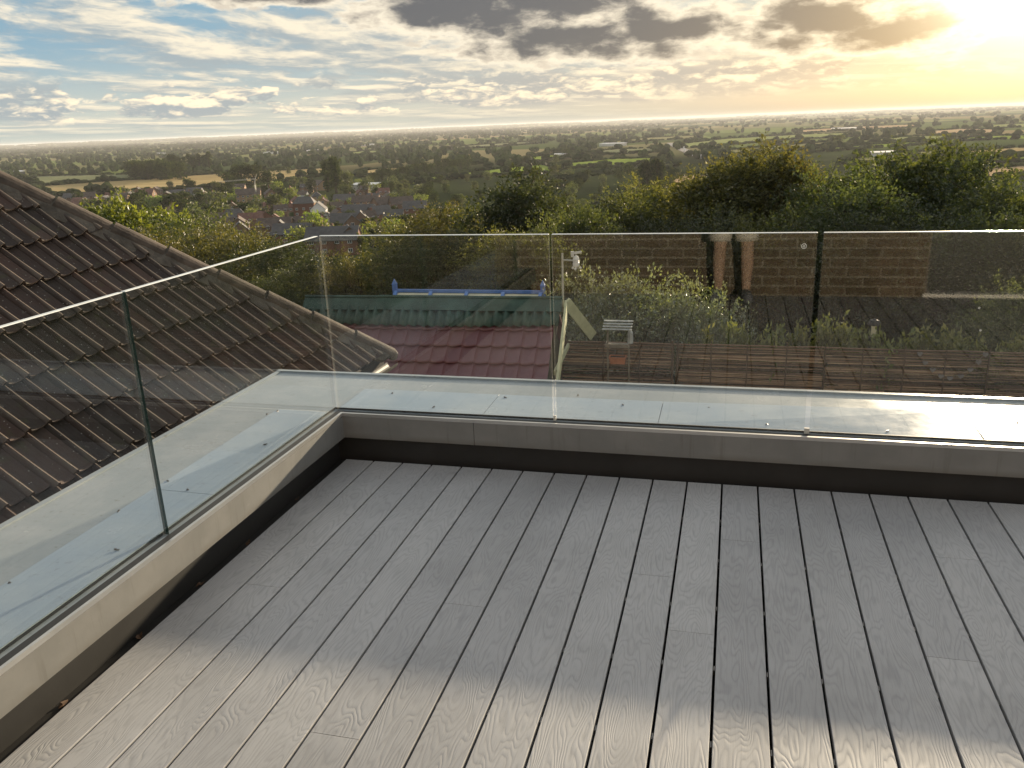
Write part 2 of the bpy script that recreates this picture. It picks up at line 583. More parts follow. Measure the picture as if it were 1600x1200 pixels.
# ------------------------------------------------------------------ mesh helpers
class MB:
    def __init__(s):
        s.v, s.f, s.mi = [], [], []

    def add(s, vs, fs, mi=0):
        b = len(s.v)
        s.v += [tuple(map(float, p)) for p in vs]
        s.f += [tuple(i + b for i in f) for f in fs]
        s.mi += [mi] * len(fs)
        return s

    def box(s, x0, x1, y0, y1, z0, z1, mi=0, top=None, ends=None):
        vs = [(x0, y0, z0), (x1, y0, z0), (x1, y1, z0), (x0, y1, z0), (x0, y0, z1), (x1, y0, z1), (x1, y1, z1), (x0, y1, z1)]
        s.add(vs, [(3, 2, 1, 0)], mi)
        b = len(s.v) - 8
        fs = [(4, 5, 6, 7), (0, 1, 5, 4), (1, 2, 6, 5), (2, 3, 7, 6), (3, 0, 4, 7)]
        s.f += [tuple(i + b for i in f) for f in fs]
        s.mi += [mi if top is None else top] + [mi] * 4
        return s

    def hexa(s, p, mi=0):
        """eight corners, bottom loop then top loop"""
        return s.add(p, [(3, 2, 1, 0), (4, 5, 6, 7), (0, 1, 5, 4), (1, 2, 6, 5), (2, 3, 7, 6), (3, 0, 4, 7)], mi)

    def bar(s, a, b, w_, h_, up=(0, 0, 1), mi=0):
        """rectangular bar from a to b, w_ across and h_ along up"""
        a, b = Vector(a), Vector(b)
        d = (b - a).normalized()
        u = Vector(up)
        sd = d.cross(u)
        if sd.length < 1e-4:
            sd = d.cross(Vector((1, 0, 0)))
        sd.normalize()
        u = sd.cross(d)
        o = [(-1, -1), (1, -1), (1, 1), (-1, 1)]
        p = [a + sd * (i * w_ / 2) + u * (j * h_ / 2) for i, j in o] + [b + sd * (i * w_ / 2) + u * (j * h_ / 2) for i, j in o]
        return s.add(p, [(0, 1, 2, 3), (7, 6, 5, 4), (1, 0, 4, 5), (2, 1, 5, 6), (3, 2, 6, 7), (0, 3, 7, 4)], mi)

    def tube(s, pts, rad, n=8, mi=0, cap=True):
        pts = [Vector(p) for p in pts]
        if not hasattr(rad, '__len__'):
            rad = [rad] * len(pts)
        base = len(s.v)
        prev = None
        for i, p in enumerate(pts):
            d = (pts[min(i + 1, len(pts) - 1)] - pts[max(i - 1, 0)])
            d = d.normalized() if d.length > 1e-9 else Vector((0, 0, 1))
            if prev is None:
                a = d.orthogonal().normalized()
            else:
                a = prev - d * prev.dot(d)
                a = a.normalized() if a.length > 1e-6 else d.orthogonal().normalized()
            prev = a
            b = d.cross(a)
            for k in range(n):
                t = 2 * math.pi * k / n
                q = p + (a * math.cos(t) + b * math.sin(t)) * rad[i]
                s.v.append(tuple(q))
        for i in range(len(pts) - 1):
            for k in range(n):
                k2 = (k + 1) % n
                s.f.append((base + i * n + k, base + i * n + k2, base + (i + 1) * n + k2, base + (i + 1) * n + k))
                s.mi.append(mi)
        if cap:
            s.f.append(tuple(base + k for k in reversed(range(n))))
            s.f.append(tuple(base + (len(pts) - 1) * n + k for k in range(n)))
            s.mi += [mi, mi]
        return s

    def lathe(s, prof, c=(0, 0, 0), n=12, mi=0):
        base = len(s.v)
        for r_, z in prof:
            for k in range(n):
                t = 2 * math.pi * k / n
                s.v.append((c[0] + r_ * math.cos(t), c[1] + r_ * math.sin(t), c[2] + z))
        for i in range(len(prof) - 1):
            for k in range(n):
                k2 = (k + 1) % n
                s.f.append((base + i * n + k, base + i * n + k2, base + (i + 1) * n + k2, base + (i + 1) * n + k))
                s.mi.append(mi)
        s.f.append(tuple(base + k for k in reversed(range(n))))
        s.f.append(tuple(base + (len(prof) - 1) * n + k for k in range(n)))
        s.mi += [mi, mi]
        return s

    def mesh(s, name, mats, smooth=False):
        me = bpy.data.meshes.new(name)
        me.from_pydata(s.v, [], s.f)
        for m_ in (mats if isinstance(mats, (list, tuple)) else [mats]):
            me.materials.append(m_)
        if any(s.mi):
            me.polygons.foreach_set('material_index', s.mi)
        if smooth:
            me.polygons.foreach_set('use_smooth', [True] * len(me.polygons))
        me.update()
        return me


def np_mesh(name, v, f, m_, smooth=False):
    me = bpy.data.meshes.new(name)
    v = np.asarray(v, np.float32)
    f = np.asarray(f, np.int32)
    k = f.shape[1]
    me.vertices.add(len(v))
    me.vertices.foreach_set('co', v.ravel())
    me.loops.add(f.size)
    me.loops.foreach_set('vertex_index', f.ravel())
    me.polygons.add(len(f))
    me.polygons.foreach_set('loop_start', np.arange(0, f.size, k, dtype=np.int32))
    me.materials.append(m_)
    me.update(calc_edges=True)
    me.polygons.foreach_set('use_smooth', [smooth] * len(f))
    me.validate()
    return me


def link(name, me, parent=None, loc=None, rz=None, label=None, cat=None, group=None, kind=None):
    o = bpy.data.objects.new(name, me)
    COL.objects.link(o)
    if parent is not None:
        o.parent = parent
    if loc is not None:
        o.location = tuple(map(float, loc))
    if rz is not None:
        o.rotation_euler = (0, 0, float(rz))
    for k, v in (('label', label), ('category', cat), ('group', group), ('kind', kind)):
        if v:
            o[k] = v
    return o


def thing(name, label, cat, loc=(0, 0, 0), rz=0.0, group=None):
    return link(name, None, None, loc, rz, label, cat, group)


def part(name, mb, m_, parent, smooth=False, **kw):
    return link(name, mb.mesh(name, m_, smooth), parent, **kw)


def copy_tree(o, parent=None):
    c = o.copy()
    COL.objects.link(c)
    if parent is not None:
        c.parent = parent
    for ch in [k for k in KIDS.get(o.name, [])]:
        copy_tree(ch, c)
    return c


KIDS = {}


def note_kids(root):
    """remember the children of a finished template so copies need no search"""
    KIDS[root.name] = list(root.children)
    for c in root.children:
        note_kids(c)


# ------------------------------------------------------------------ the setting: ground
def build_ground():
    rs = np.concatenate([[0.01, 4, 8, 11], np.geomspace(14, 1200, 60), np.geomspace(1300, 17500, 50)])
    az = np.concatenate([np.linspace(-75, 50, 180), np.linspace(54, 282, 60)])
    A, Rr = np.meshgrid(np.radians(az), rs)
    X = np.sin(A) * Rr
    Y = np.cos(A) * Rr
    Z = ground_z(X, Y)
    v = np.stack([X, Y, Z], -1).reshape(-1, 3)
    n, k = A.shape
    f = []
    for i in range(n - 1):
        for j in range(k):
            j2 = (j + 1) % k
            f.append((i * k + j, i * k + j2, (i + 1) * k + j2, (i + 1) * k + j))
    f = np.array(f)[:, ::-1]
    link('ground', np_mesh('ground', v, f, m_ground(), True), kind='structure')


build_ground()

# ------------------------------------------------------------------ our terrace: body, parapet, deck
def _trim(t, out):
    p = geo_pos(t)
    x, y, z = t.sep(p)
    along = t.m('ADD', x, y)
    st = t.noise(t.xyz(t.m('MULTIPLY', along, 34.0), t.m('MULTIPLY', z, 2.2), 0.0), 1.0, 4, .6)
    n = t.noise(p, 4.5, 5, .6)
    sc_ = t.noise(t.xyz(t.m('MULTIPLY', along, 6.0), t.m('MULTIPLY', z, 60.0), 2.0), 1.0, 5, .7)
    c = t.mix(t.ss(n, .32, .7), (.192, .192, .185), (.232, .230, .220))
    c = t.mix(t.ss(st, .55, .72, 0, .30), c, (.12, .11, .095))
    c = t.mix(t.ss(sc_, .66, .74, 0, .45), c, (.36, .35, .33))
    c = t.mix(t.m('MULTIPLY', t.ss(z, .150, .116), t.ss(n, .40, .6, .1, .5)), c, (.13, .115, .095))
    principled(t, out, c, .72, 0, bump(t, n, .3, .004), .14)


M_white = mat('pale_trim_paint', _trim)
M_lip = simple('anodised_lip', (.55, .55, .54), .35, .7, .06, 8)
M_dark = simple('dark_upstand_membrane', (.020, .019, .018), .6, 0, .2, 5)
M_gasket = simple('black_gasket', (.012, .013, .015), .55, 0, .1, 8)
M_sheet_o = m_sheet('parapet_coping_sheet', (.29, .33, .35), (.37, .40, .415), .18)
M_sheet_i = m_sheet('parapet_cover_board', (.34, .42, .50), (.40, .47, .53), .17, .25)
M_screw = simple('dull_steel', (.20, .19, .18), .4, .8, .2, 30)
M_render = simple('wall_render', (.42, .39, .35), .9, 0, .1, 1.2)
M_glass = m_glass()


def m_edge(name, col, rough, clear=0.0):
    def b(t, out):
        n = t.noise(geo_pos(t), 18, 4, .6)
        p = principled(t, out, t.mix(t.ss(n, .4, .7, 0, .4), col, tuple(c * .6 for c in col)), rough, 0, None, .8)
        tr = t.node('ShaderNodeBsdfTransparent')
        ms = t.node('ShaderNodeMixShader')
        ms.inputs[0].default_value = clear
        t.l.new(p.outputs[0], ms.inputs[1])
        t.l.new(tr.outputs[0], ms.inputs[2])
        t.l.new(ms.outputs[0], out.inputs[0])
    return mat(name, b)


M_edge_top = m_edge('polished_glass_edge', (.80, .84, .82), .22)  # whitish base colour paints the sky reflection along the top edge
M_edge_pale = m_edge('cut_glass_edge_pale', (.50, .50, .46), .25, .80)  # same cut glass, its edge-lit paleness put into the colour
M_edge_green = m_edge('cut_glass_edge_green', (.012, .045, .040), .15, .04)

ZP, XL, YB = .238, -.72, .662
terrace = thing('roof_terrace', 'roof terrace of our house with a wide grey parapet round grey decking', 'terrace', (0, 0, -2.9))


def wpart(name, mb, m_, parent=terrace, off=(0, 0, 2.9), **kw):
    """part written in world coordinates under a thing standing at -off"""
    mb.v = [(x + off[0], y + off[1], z + off[2]) for x, y, z in mb.v]
    return part(name, mb, m_, parent, **kw)


wpart('wall', MB().box(XL + .04, 7.0, .10, YB - .04, -2.9, ZP - .03).box(XL + .04, -.10, -6.0, .10, -2.9, ZP - .03).box(-.10, 7.0, -6.0, .10, -2.9, -.14), M_render)
# coping sheets with a raised drip lip along the outer edge
mb = MB().box(XL, 7.0, .012, YB - .028, ZP - .03, ZP)
mb.box(XL, 7.0, YB - .028, YB, ZP - .09, ZP + .010)
wpart('coping_sheet', mb, M_sheet_o)
mb = MB().box(XL + .028, -.012, -6.0, .009, ZP - .03, ZP + .0006)
mb.box(XL, XL + .028, -6.0, YB - .030, ZP - .09, ZP + .008)
wpart('coping_sheet', mb, M_sheet_o)
# cover boards lying on the coping, each with its own slight fall, butt joints between


def cover(x0, x1, y0, y1, dz):
    m = .0015
    z0, z1 = ZP + .0012, ZP + .0062
    p = [(x0 + m, y0, z0), (x1 - m, y0, z0), (x1 - m, y1, z0), (x0 + m, y1, z0)]
    q = [(x0 + m, y0, z1 + dz[0]), (x1 - m, y0, z1 + dz[1]), (x1 - m, y1, z1 + dz[2]), (x0 + m, y1, z1 + dz[3])]
    return MB().hexa(p + q)


for (x0, x1, dz) in ((-.046, .70, (0, 0, .003, .003)), (.70, 1.53, (0, 0, .004, .003)), (1.53, 2.862, (0, .0, .020, .004)), (2.866, 4.4, (.002, 0, .004, .006)), (4.4, 6.6, (0, 0, .003, .003))):
    wpart('cover_board', cover(x0, x1, .072, .378, dz), M_sheet_i)
for (y0, y1, dz) in ((-.966, .0, (.003, .0, .0, .003)), (-2.45, -.969, (.004, 0, 0, .003)), (-3.9, -2.453, (.003, 0, 0, .003))):
    wpart('cover_board', cover(-.352, -.072, y0, y1, dz), M_sheet_i)
fix = [(.133, .324), (.427, .138), (.745, .333), (1.098, .433), (1.341, .306), (1.74, .315), (2.004, .125), (2.253, .298), (2.502, .119), (3.05, .30), (3.4, .13),
       (-.338, -.029), (-.365, -.081), (-.153, -.454), (-.342, -.887), (-.205, -.95), (-.348, -1.17), (-.143, -1.428), (-.338, -1.681), (-.15, -2.2), (-.34, -2.5)]
sm = MB().lathe([(.009, 0), (.009, .0025), (.005, .004), (.0045, .008), (.001, .009)], n=10).mesh('screw', M_screw)
clipm = MB().box(-.012, .012, -.004, .004, 0, .004).box(.004, .018, -.005, .003, .002, .007).mesh('clip', M_screw)
for i, (x, y) in enumerate(fix):
    o = link('screw', sm if i % 3 == 0 else clipm, terrace, (x, y, ZP + .0085 + 2.9 - (.004 if abs(y) > .38 and x > 0 else 0)), rz=i * 1.3)
    o.scale = (.62, .62, .7)
# base shoe of the glass: lip, gasket, outer lip
for (nm, m_, a, b, z0, z1) in (('trim_lip', M_lip, .0, .012, .228, .2443), ('gasket', M_gasket, .0125, .045, .226, .2405),
                               ('gasket', M_gasket, .0675, .071, .2385, .247)):
    ends = [-a, 7.0]
    wpart(nm, MB().box(-a, 7.0, a, b, z0, z1), m_)
    wpart(nm, MB().box(-b, -a, -6.0, b if nm != 'trim_lip' else b, z0, z1 + .0003), m_)
M_seal = simple('silicone_sealant', (.52, .60, .60), .35, 0, .2, 20)
rg = random.Random(3)
mb = MB()
for k in range(70):
    y = -5.0 + k * .0715
    r1, r2 = .004 + .004 * rg.random(), .004 + .004 * rg.random()
    mb.hexa([(-.0710, y, .2395), (-.0710, y + .0715, .2395), (-.0720 - r1 - .006, y + .0715, .2395), (-.0720 - r2 - .006, y, .2395),
             (-.0710, y, .2500), (-.0710, y + .0715, .2500), (-.0720 - r1, y + .0715, .2465), (-.0720 - r2, y, .2465)])
wpart('sealant_bead', mb, M_seal)
# fascia in two lengths each side, dark upstand recessed below
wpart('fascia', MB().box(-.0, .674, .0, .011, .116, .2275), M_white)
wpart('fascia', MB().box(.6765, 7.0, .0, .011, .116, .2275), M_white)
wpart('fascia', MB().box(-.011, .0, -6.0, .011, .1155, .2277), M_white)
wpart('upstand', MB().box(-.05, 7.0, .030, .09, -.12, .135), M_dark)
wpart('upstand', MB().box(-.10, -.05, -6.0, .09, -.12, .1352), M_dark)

# decking: every board in its own lengths
deck = thing('deck', 'grey composite deck boards with embossed wood grain inside the parapet', 'decking', (0, 0, -.12))
deck['kind'] = 'structure'
M_board = m_deck()
M_joist = simple('dark_joist', (.012, .012, .012), .8, 0, .2, 5)


def board_mesh(L, wd=.1442, h=.024, c=.0013):
    prof = [(-wd / 2, -h), (-wd / 2, -c), (-wd / 2 + c * .5, -c * .3), (-wd / 2 + c * 1.3, 0), (wd / 2 - c * 1.3, 0), (wd / 2 - c * .5, -c * .3), (wd / 2, -c), (wd / 2, -h)]
    mb = MB()
    n = len(prof)
    vs = [(x, -L / 2, z) for x, z in prof] + [(x, L / 2, z) for x, z in prof]
    mb.add(vs, [(i, i + 1, n + i + 1, n + i) for i in range(n - 1)] + [tuple(range(n)), tuple(range(2 * n - 1, n - 1, -1)), (n - 1, 0, n, 2 * n - 1)])
    # outward normals
    mb.f = [tuple(reversed(q)) for q in mb.f]
    return mb.mesh('plank', M_board)


JOINTS = {1: [-1.172, -3.0], 6: [-1.154, -3.0], 11: [-1.166, -3.0], 12: [-.521, -2.45], 16: [-1.154, -3.0], 17: [-.518, -2.45], 5: [-1.837], 10: [-.84, -2.45],
          19: [-1.8], 21: [-.84], 23: [-1.5], 26: [-.6, -2.4], 28: [-1.4], 3: [-2.45], 8: [-2.45], 14: [-2.45], 0: [-2.45]}
_bm = {}
for i in range(0, 33):
    xc = .1474 + .15228 * (i - 1) + .0025 + .1472 / 2
    cuts = [-.0 - .002] + JOINTS.get(i, []) + [-4.10]
    for a, b in zip(cuts[:-1], cuts[1:]):
        L = round(a - b - .0016, 4)
        if L not in _bm:
            _bm[L] = board_mesh(L)
        link('plank', _bm[L], deck, (xc, (a + b) / 2, .12))
mb = MB()
for k in range(9):
    y = -.2 - .325 * k * 1.5
    mb.box(-.04, 5.0, y - .02, y + .02, .02, .0945)
part('joist', mb, M_joist, deck)
mb = MB().box(-.0995, 7.0, -4.12, .0295, .003, .008)
part('underlay', mb, M_joist, deck)
mb = MB()
for i in range(0, 33):
    for k in range(12):
        y = -.35 - .3255 * k
        x = .1474 + .15228 * i
        mb.box(x - .0018, x + .0018, y - .011, y + .011, .096, .1125)
o = part('fixing_clip', mb, M_screw, deck)
o['kind'] = 'stuff'
# a few dead leaves caught in the gap by the left upstand
M_dead = simple('dead_leaf', (.10, .055, .03), .7, 0, .3, 40)
rg = random.Random(5)
for n_, (x, y, lab) in enumerate([(-.031, -.4534, 'curled brown leaf in the gap beside the deck, nearest the far corner'),
                                  (-.031, -.8636, 'brown leaf lying in the deck gap, second from the far corner'),
                                  (-.031, -1.1891, 'brown leaf lying in the deck gap, third from the far corner'),
                                  (-.031, -1.5256, 'brown leaf lying in the deck gap, fourth from the far corner'),
                                  (-.030, -1.8673, 'large brown leaf in the deck gap, nearest the camera')]):
    mb = MB()
    s_ = .6 + .35 * rg.random()
    ring = [(0, -.024), (.008, -.012), (.010, .002), (.005, .016), (0, .026), (-.005, .016), (-.010, .002), (-.008, -.012)]
    vs = [(0, 0, .004)] + [(x_ * s_, y_ * s_, .012 * rg.random()) for x_, y_ in ring]
    vs2 = [(0, 0, .0028)] + [(x_ * .98, y_ * .98, z_ - .0012) for x_, y_, z_ in vs[1:]]
    k = len(ring)
    mb.add(vs + vs2, [(0, 1 + i, 1 + (i + 1) % k) for i in range(k)] + [(k + 1, k + 2 + (i + 1) % k, k + 2 + i) for i in range(k)] + [(1 + i, k + 2 + i, k + 2 + (i + 1) % k, 1 + (i + 1) % k) for i in range(k)])
    link('dead_leaf', mb.mesh('dead_leaf', M_dead), None, (x, y, -.016), rg.random() * .8 - .4, lab, 'leaf', 'dead leaves in the gap beside the deck')
    # packing ledge the leaves rest on
wpart('ledge', MB().box(-.0495, -.0145, -4.1, .02, -.03, -.0165), M_dark)

# glass balustrade
GT, GB = 1.104, .229


def panel(axis, a, b, label, end=None):
    """glass pane standing in the base shoe; faces, top edge and cut ends have their own material"""
    if axis == 'x':
        x0, x1, y0, y1 = a, b, .046, .066
    else:
        x0, x1, y0, y1 = -.066, -.046, a, b
    o = thing('glass_panel', label, 'glass panel', ((x0 + x1) / 2, (y0 + y1) / 2, GB), 0, 'glass balustrade panels')
    cx, cy = (x0 + x1) / 2, (y0 + y1) / 2
    hx, hy = (x1 - x0) / 2, (y1 - y0) / 2
    H = GT - GB
    c = .0022
    mb = MB()
    vs = [(-hx, -hy, 0), (hx, -hy, 0), (hx, hy, 0), (-hx, hy, 0), (-hx, -hy, H - c), (hx, -hy, H - c), (hx, hy, H - c), (-hx, hy, H - c),
          (-hx + c, -hy + c, H), (hx - c, -hy + c, H), (hx - c, hy - c, H), (-hx + c, hy - c, H)]
    mb.add(vs, [(3, 2, 1, 0)], 1)
    big = [(0, 1, 5, 4), (2, 3, 7, 6)] if axis == 'x' else [(1, 2, 6, 5), (3, 0, 4, 7)]
    cut = [(1, 2, 6, 5), (3, 0, 4, 7)] if axis == 'x' else [(0, 1, 5, 4), (2, 3, 7, 6)]
    b0 = len(mb.v) - 12
    for fs, mi in ((big, 0), (cut, 2), ([(8, 9, 10, 11), (4, 5, 9, 8), (5, 6, 10, 9), (6, 7, 11, 10), (7, 4, 8, 11)], 1)):
        mb.f += [tuple(i + b0 for i in f) for f in fs]
        mb.mi += [mi] * len(fs)
    pane = part('pane', mb, [M_glass, M_edge_top, M_edge_pale if axis == 'x' else M_edge_green, M_edge_pale], o)
    if axis == 'y':
        pane.data.polygons[4].material_index = 3
    return o


g1_ = panel('x', -.046, 1.0505, 'short back glass panel in the corner, in front of the red shed roof')
g2_ = panel('x', 1.0635, 2.1560, 'back glass panel with the round etched stamp, in front of the bird table')
g3_ = panel('x', 2.1790, 4.2, 'rightmost back glass panel, nearest the bright sun glint')
g4_ = panel('y', -1.2840, .036, 'left side glass panel between the corner and the dark green joint')
g5_ = panel('y', -3.60, -1.2960, 'left side glass panel nearest the camera, running out of the frame')
# etched safety stamp
M_etch = simple('etched_mark', (.72, .74, .68), .6, 0, .05, 60)
mb = MB()
n = 24
for r0, r1 in ((.0085, .0108),):
    for k in range(n):
        t0, t1 = 2 * math.pi * k / n, 2 * math.pi * (k + 1) / n
        for yy in (-.0005,):
            mb.hexa([(r0 * math.cos(t0), 0, r0 * math.sin(t0)), (r1 * math.cos(t0), 0, r1 * math.sin(t0)), (r1 * math.cos(t1), 0, r1 * math.sin(t1)), (r0 * math.cos(t1), 0, r0 * math.sin(t1)),
                     (r0 * math.cos(t0), yy, r0 * math.sin(t0)), (r1 * math.cos(t0), yy, r1 * math.sin(t0)), (r1 * math.cos(t1), yy, r1 * math.sin(t1)), (r0 * math.cos(t1), yy, r0 * math.sin(t1))])
for (a, b) in (((-.005, .0, -.003), (0, 0, .0055)), ((0, 0, .0055), (.005, 0, -.003)), ((-.003, 0, -.0045), (.003, 0, -.0045)), ((0, 0, -.004), (0, 0, .001))):
    mb.bar(a, b, .0005, .0018, (1, 0, 1))
link('etched_stamp', mb.mesh('etched_stamp', M_etch), g2_, (2.106 - g2_.location.x, -.0101, 1.0494 - GB))
# pale blocks added for the refracted edge gleam where the back panels meet
M_joint_gleam = simple('pale_joint_gleam', (.60, .60, .56), .35, 0, .08, 20)
for x in (1.057, 2.1675):
    wpart('joint_gleam', MB().box(x - (.0055 if x < 2 else .0105), x + (.0055 if x < 2 else .0105), .050, .062, .241, .265), M_joint_gleam)

# ------------------------------------------------------------------ the house wall behind, seen mirrored in the glass
hw = thing('house_wall', 'sunlit buff brick house wall behind the deck, mirrored in the back glass', 'wall', (2.0, -4.14, 0))
M_bk = m_brick('buff_brick', (.115, .088, .064), (.165, .127, .094))
M_mort = simple('mortar', (.235, .21, .175), .95, 0, .15, 9)
bmesh_ = None
BW, BH, MJ = .282, .0845, .016


def brick_mesh(wd):
    mb = MB()
    h = BH - MJ
    c = .004
    vs = [(-wd / 2, 0, 0), (wd / 2, 0, 0), (wd / 2, 0, h), (-wd / 2, 0, h)]
    fr = [(-wd / 2 + c, .012, c), (wd / 2 - c, .012, c), (wd / 2 - c, .012, h - c), (-wd / 2 + c, .012, h - c)]
    mb.add(vs + fr, [(7, 6, 5, 4), (0, 1, 5, 4), (1, 2, 6, 5), (2, 3, 7, 6), (3, 0, 4, 7)])
    mb.f = [tuple(reversed(q)) if i else q for i, q in enumerate(mb.f)]
    return mb


full = brick_mesh(BW - MJ).mesh('brick', M_bk)
rest = MB()
cnt = 0
DX0, DX1 = 3.46, 4.40          # doorway, world x
for row in range(30):
    z = .008 + row * BH
    x = -.3 + (row % 2) * BW / 2
    while x < 6.6:
        inside = x + BW > DX0 - .02 and x < DX1 + .02 and z < 2.1
        if not inside:
            jit = (random.Random(row * 97 + int(x * 50)).random() - .5) * .004
            if row < 12 and x < 4.4 and cnt < 200:
                link('brick', full, hw, (x + BW / 2 - 2.0, jit, z))
                cnt += 1
            else:
                b = brick_mesh(BW - MJ)
                rest.add([(q[0] + x + BW / 2 - 2.0, q[1] + jit, q[2] + z) for q in b.v], b.f)
        elif x < DX0 - .06 and z < 2.1:
            b = brick_mesh(DX0 - .012 - x)
            rest.add([(q[0] + x + (DX0 - .012 - x) / 2 - 2.0, q[1], q[2] + z) for q in b.v], b.f)
        x += BW
o = part('brick_courses', rest, M_bk, hw)
o['kind'] = 'stuff'
mb = MB().box(-2.4, DX0 - 2.0, -.22, .004, -.1, 2.6).box(DX1 - 2.0, 4.8, -.22, .004, -.1, 2.6).box(DX0 - 2.0, DX1 - 2.0, -.22, .004, 2.1, 2.6)
part('mortar_bed', mb, M_mort, hw)
part('door_leaf', MB().box(DX0 - 2.0, DX1 - 2.0, -.16, -.11, .035, 2.1), simple('dark_door', (.02, .022, .022), .3, 0, .1, 4), hw)
part('threshold', MB().box(DX0 - 2.03, DX1 - 1.97, -.15, .03, .0, .03), simple('pale_sill', (.62, .62, .60), .4, 0, .05, 6), hw)

# ------------------------------------------------------------------ neighbour's house with its tiled hip roof
NA, NP = R(2.4289), R(38.9364)
RC = Vector((math.sin(NA), math.cos(NA), 0))                                    # along the courses, away from us
RS = Vector((math.cos(NA) * math.cos(NP), -math.sin(NA) * math.cos(NP), -math.sin(NP)))   # down the slope
RN = RS.cross(RC)
RO = Vector(tuple(CP)) + Vector((-4.29037147, 4.85707048, -1.12121225))
RW, RG = .15, .34767857


def roofp(i, j, h=0.0):
    return RO + RC * (i * RW) + RS * (j * RG) + RN * h


nb = thing('neighbour_house', 'neighbouring house with a brown pantiled hip roof left of the terrace', 'house', (-3.0, 0, -2.9))
NOFF = Vector((3.0, 0, 2.9))
M_tile = m_tile()
M_mortar2 = simple('hip_mortar', (.105, .092, .076), .95, 0, .35, 7, .2, .8, .02)
M_hip = simple('hip_tile_concrete', (.072, .057, .045), .85, 0, .4, 7, .3, .5, .008)
# hip line from the eaves corner, in roof coordinates (i, j)


def hip_point(px, py, lift=.088):
    hn_ = (RN + Vector((.25, .75, .6)).normalized()).normalized() * lift
    d = Vector(tuple(ray(px, py)))
    c0 = Vector(tuple(CP))
    t_ = (RO + hn_ - c0).dot(RN) / d.dot(RN)
    p = c0 + d * t_ - hn_ - RO
    return p.dot(RC) / RW, p.dot(RS) / RG


h0_, h1_ = hip_point(608, 540), hip_point(0, 268)
_sl = (h1_[0] - h0_[0]) / (h1_[1] - h0_[1])
H0, H1 = (h0_[0] + (4.2 - h0_[1]) * _sl, 4.2), (h0_[0] + (-8.75 - h0_[1]) * _sl, -8.75)


def hip_i(j):
    return H0[0] + (j - H0[1]) * (H1[0] - H0[0]) / (H1[1] - H0[1])


def tile_mesh():
    """one roll and one shallow pan; laid on the row below with a thick front edge"""
    us = [(0.0, .004), (.004, .018), (.012, .031), (.022, .036), (.032, .033), (.041, .022), (.048, .009), (.060, .001), (.080, -.004), (.105, -.004), (.128, .002), (.1485, .012)]
    mb = MB()
    n = len(us)
    rows = [(-.05, .0), (RG * .5, .019), (RG, .038)]
    vs = []
    for (v_, h) in rows:
        vs += [(v_, u, h + z + .004) for u, z in us]
    vs += [(RG - .004, u, .038 + z + .004 - .026) for u, z in us]
    fs = []
    for k in range(3):
        fs += [(k * n + i, (k + 1) * n + i, (k + 1) * n + i + 1, k * n + i + 1) for i in range(n - 1)]
    mb.add(vs, fs)
    return mb


tm_mb = tile_mesh()
# local axes: x down the slope, y along the course, z outwards
tile_me = tm_mb.mesh('roof_tile', M_tile)
shell = MB()
roof_corners = [roofp(-40, 4.05, -.03), roofp(H0[0] - .15, 4.05, -.03), roofp(hip_i(-8.75), -8.75, -.03), roofp(-40, -8.75, -.03)]
back = [p + Vector((-.02, 0, -.12)) for p in roof_corners]
shell.hexa([p + NOFF for p in back] + [p + NOFF for p in roof_corners])
e = roofp(H0[0] - .15, 4.05, -.05)
apex = roofp(hip_i(-8.75), -8.75, -.05)
far_l = Vector((apex.x * 2 - e.x, e.y + .1, e.z))
shell.add([e + NOFF, apex + NOFF, far_l + NOFF, e + NOFF + Vector((0, .02, -.1)), apex + NOFF + Vector((0, .02, -.1)), far_l + NOFF + Vector((0, .02, -.1))],
          [(0, 2, 1), (3, 4, 5), (0, 1, 4, 3), (1, 2, 5, 4), (2, 0, 3, 5)])
roof = part('roof', shell, simple('roof_underlay', (.035, .028, .024), .9, 0, .2, 3), nb)
ntile = 0
basis = Matrix.Identity(4)
for r_ in range(3):
    basis[r_][0], basis[r_][1], basis[r_][2] = RS[r_], RC[r_], RN[r_]
rg = random.Random(11)
for j in range(-7, 4):
    jj = j + .06
    for i in range(-17, 17):
        lim_hi, lim_lo = hip_i(jj), hip_i(jj + 1)
        if i > lim_lo - .2:
            continue
        h = roofp(i + .5, jj + .5)
        d = np.array(h) - CP
        zz = d @ CD
        px, py = 800 + CF * 1600 * (d @ CR) / zz, 600 - CF * 1600 * (d @ CU) / zz
        if px < -70:
            continue
        me = tile_me
        if i + 1 > lim_hi - .2:
            # cut along the hip
            bm = bmesh.new()
            bm.from_mesh(tile_me)
            a_ = Vector((0, (hip_i(jj) - i) * RW, 0))
            b_ = Vector((RG, (hip_i(jj + 1) - i) * RW, 0))
            dr = b_ - a_
            no = Vector((-dr.y, dr.x, 0))
            bmesh.ops.bisect_plane(bm, geom=bm.verts[:] + bm.edges[:] + bm.faces[:], plane_co=a_, plane_no=no, clear_outer=True)
            if len(bm.faces) < 3:
                bm.free()
                continue
            me = bpy.data.meshes.new('roof_tile')
            bm.to_mesh(me)
            bm.free()
            me.materials.clear()
            me.materials.append(M_tile)
        o = link('roof_tile', me, roof)
        M_ = Matrix.Translation(roofp(i, jj) + NOFF) @ basis
        slip = rg.uniform(-.004, .006) + (.022 if rg.random() < .02 else 0)
        M_ = M_ @ Matrix.Translation((slip, rg.uniform(-.002, .002), rg.uniform(-.002, .003))) @ Matrix.Rotation(R(rg.uniform(-.9, .9)), 4, 'Z')
        o.matrix_local = M_
        ntile += 1
# hip tiles bedded in mortar
hip_a, hip_b = roofp(H0[0], H0[1], .0), roofp(H1[0], H1[1], .0)
hd = (hip_b - hip_a).normalized()
hs = hd.cross(RN).normalized()
if hs.x < 0:
    hs = -hs
hl = (hip_b - hip_a).length
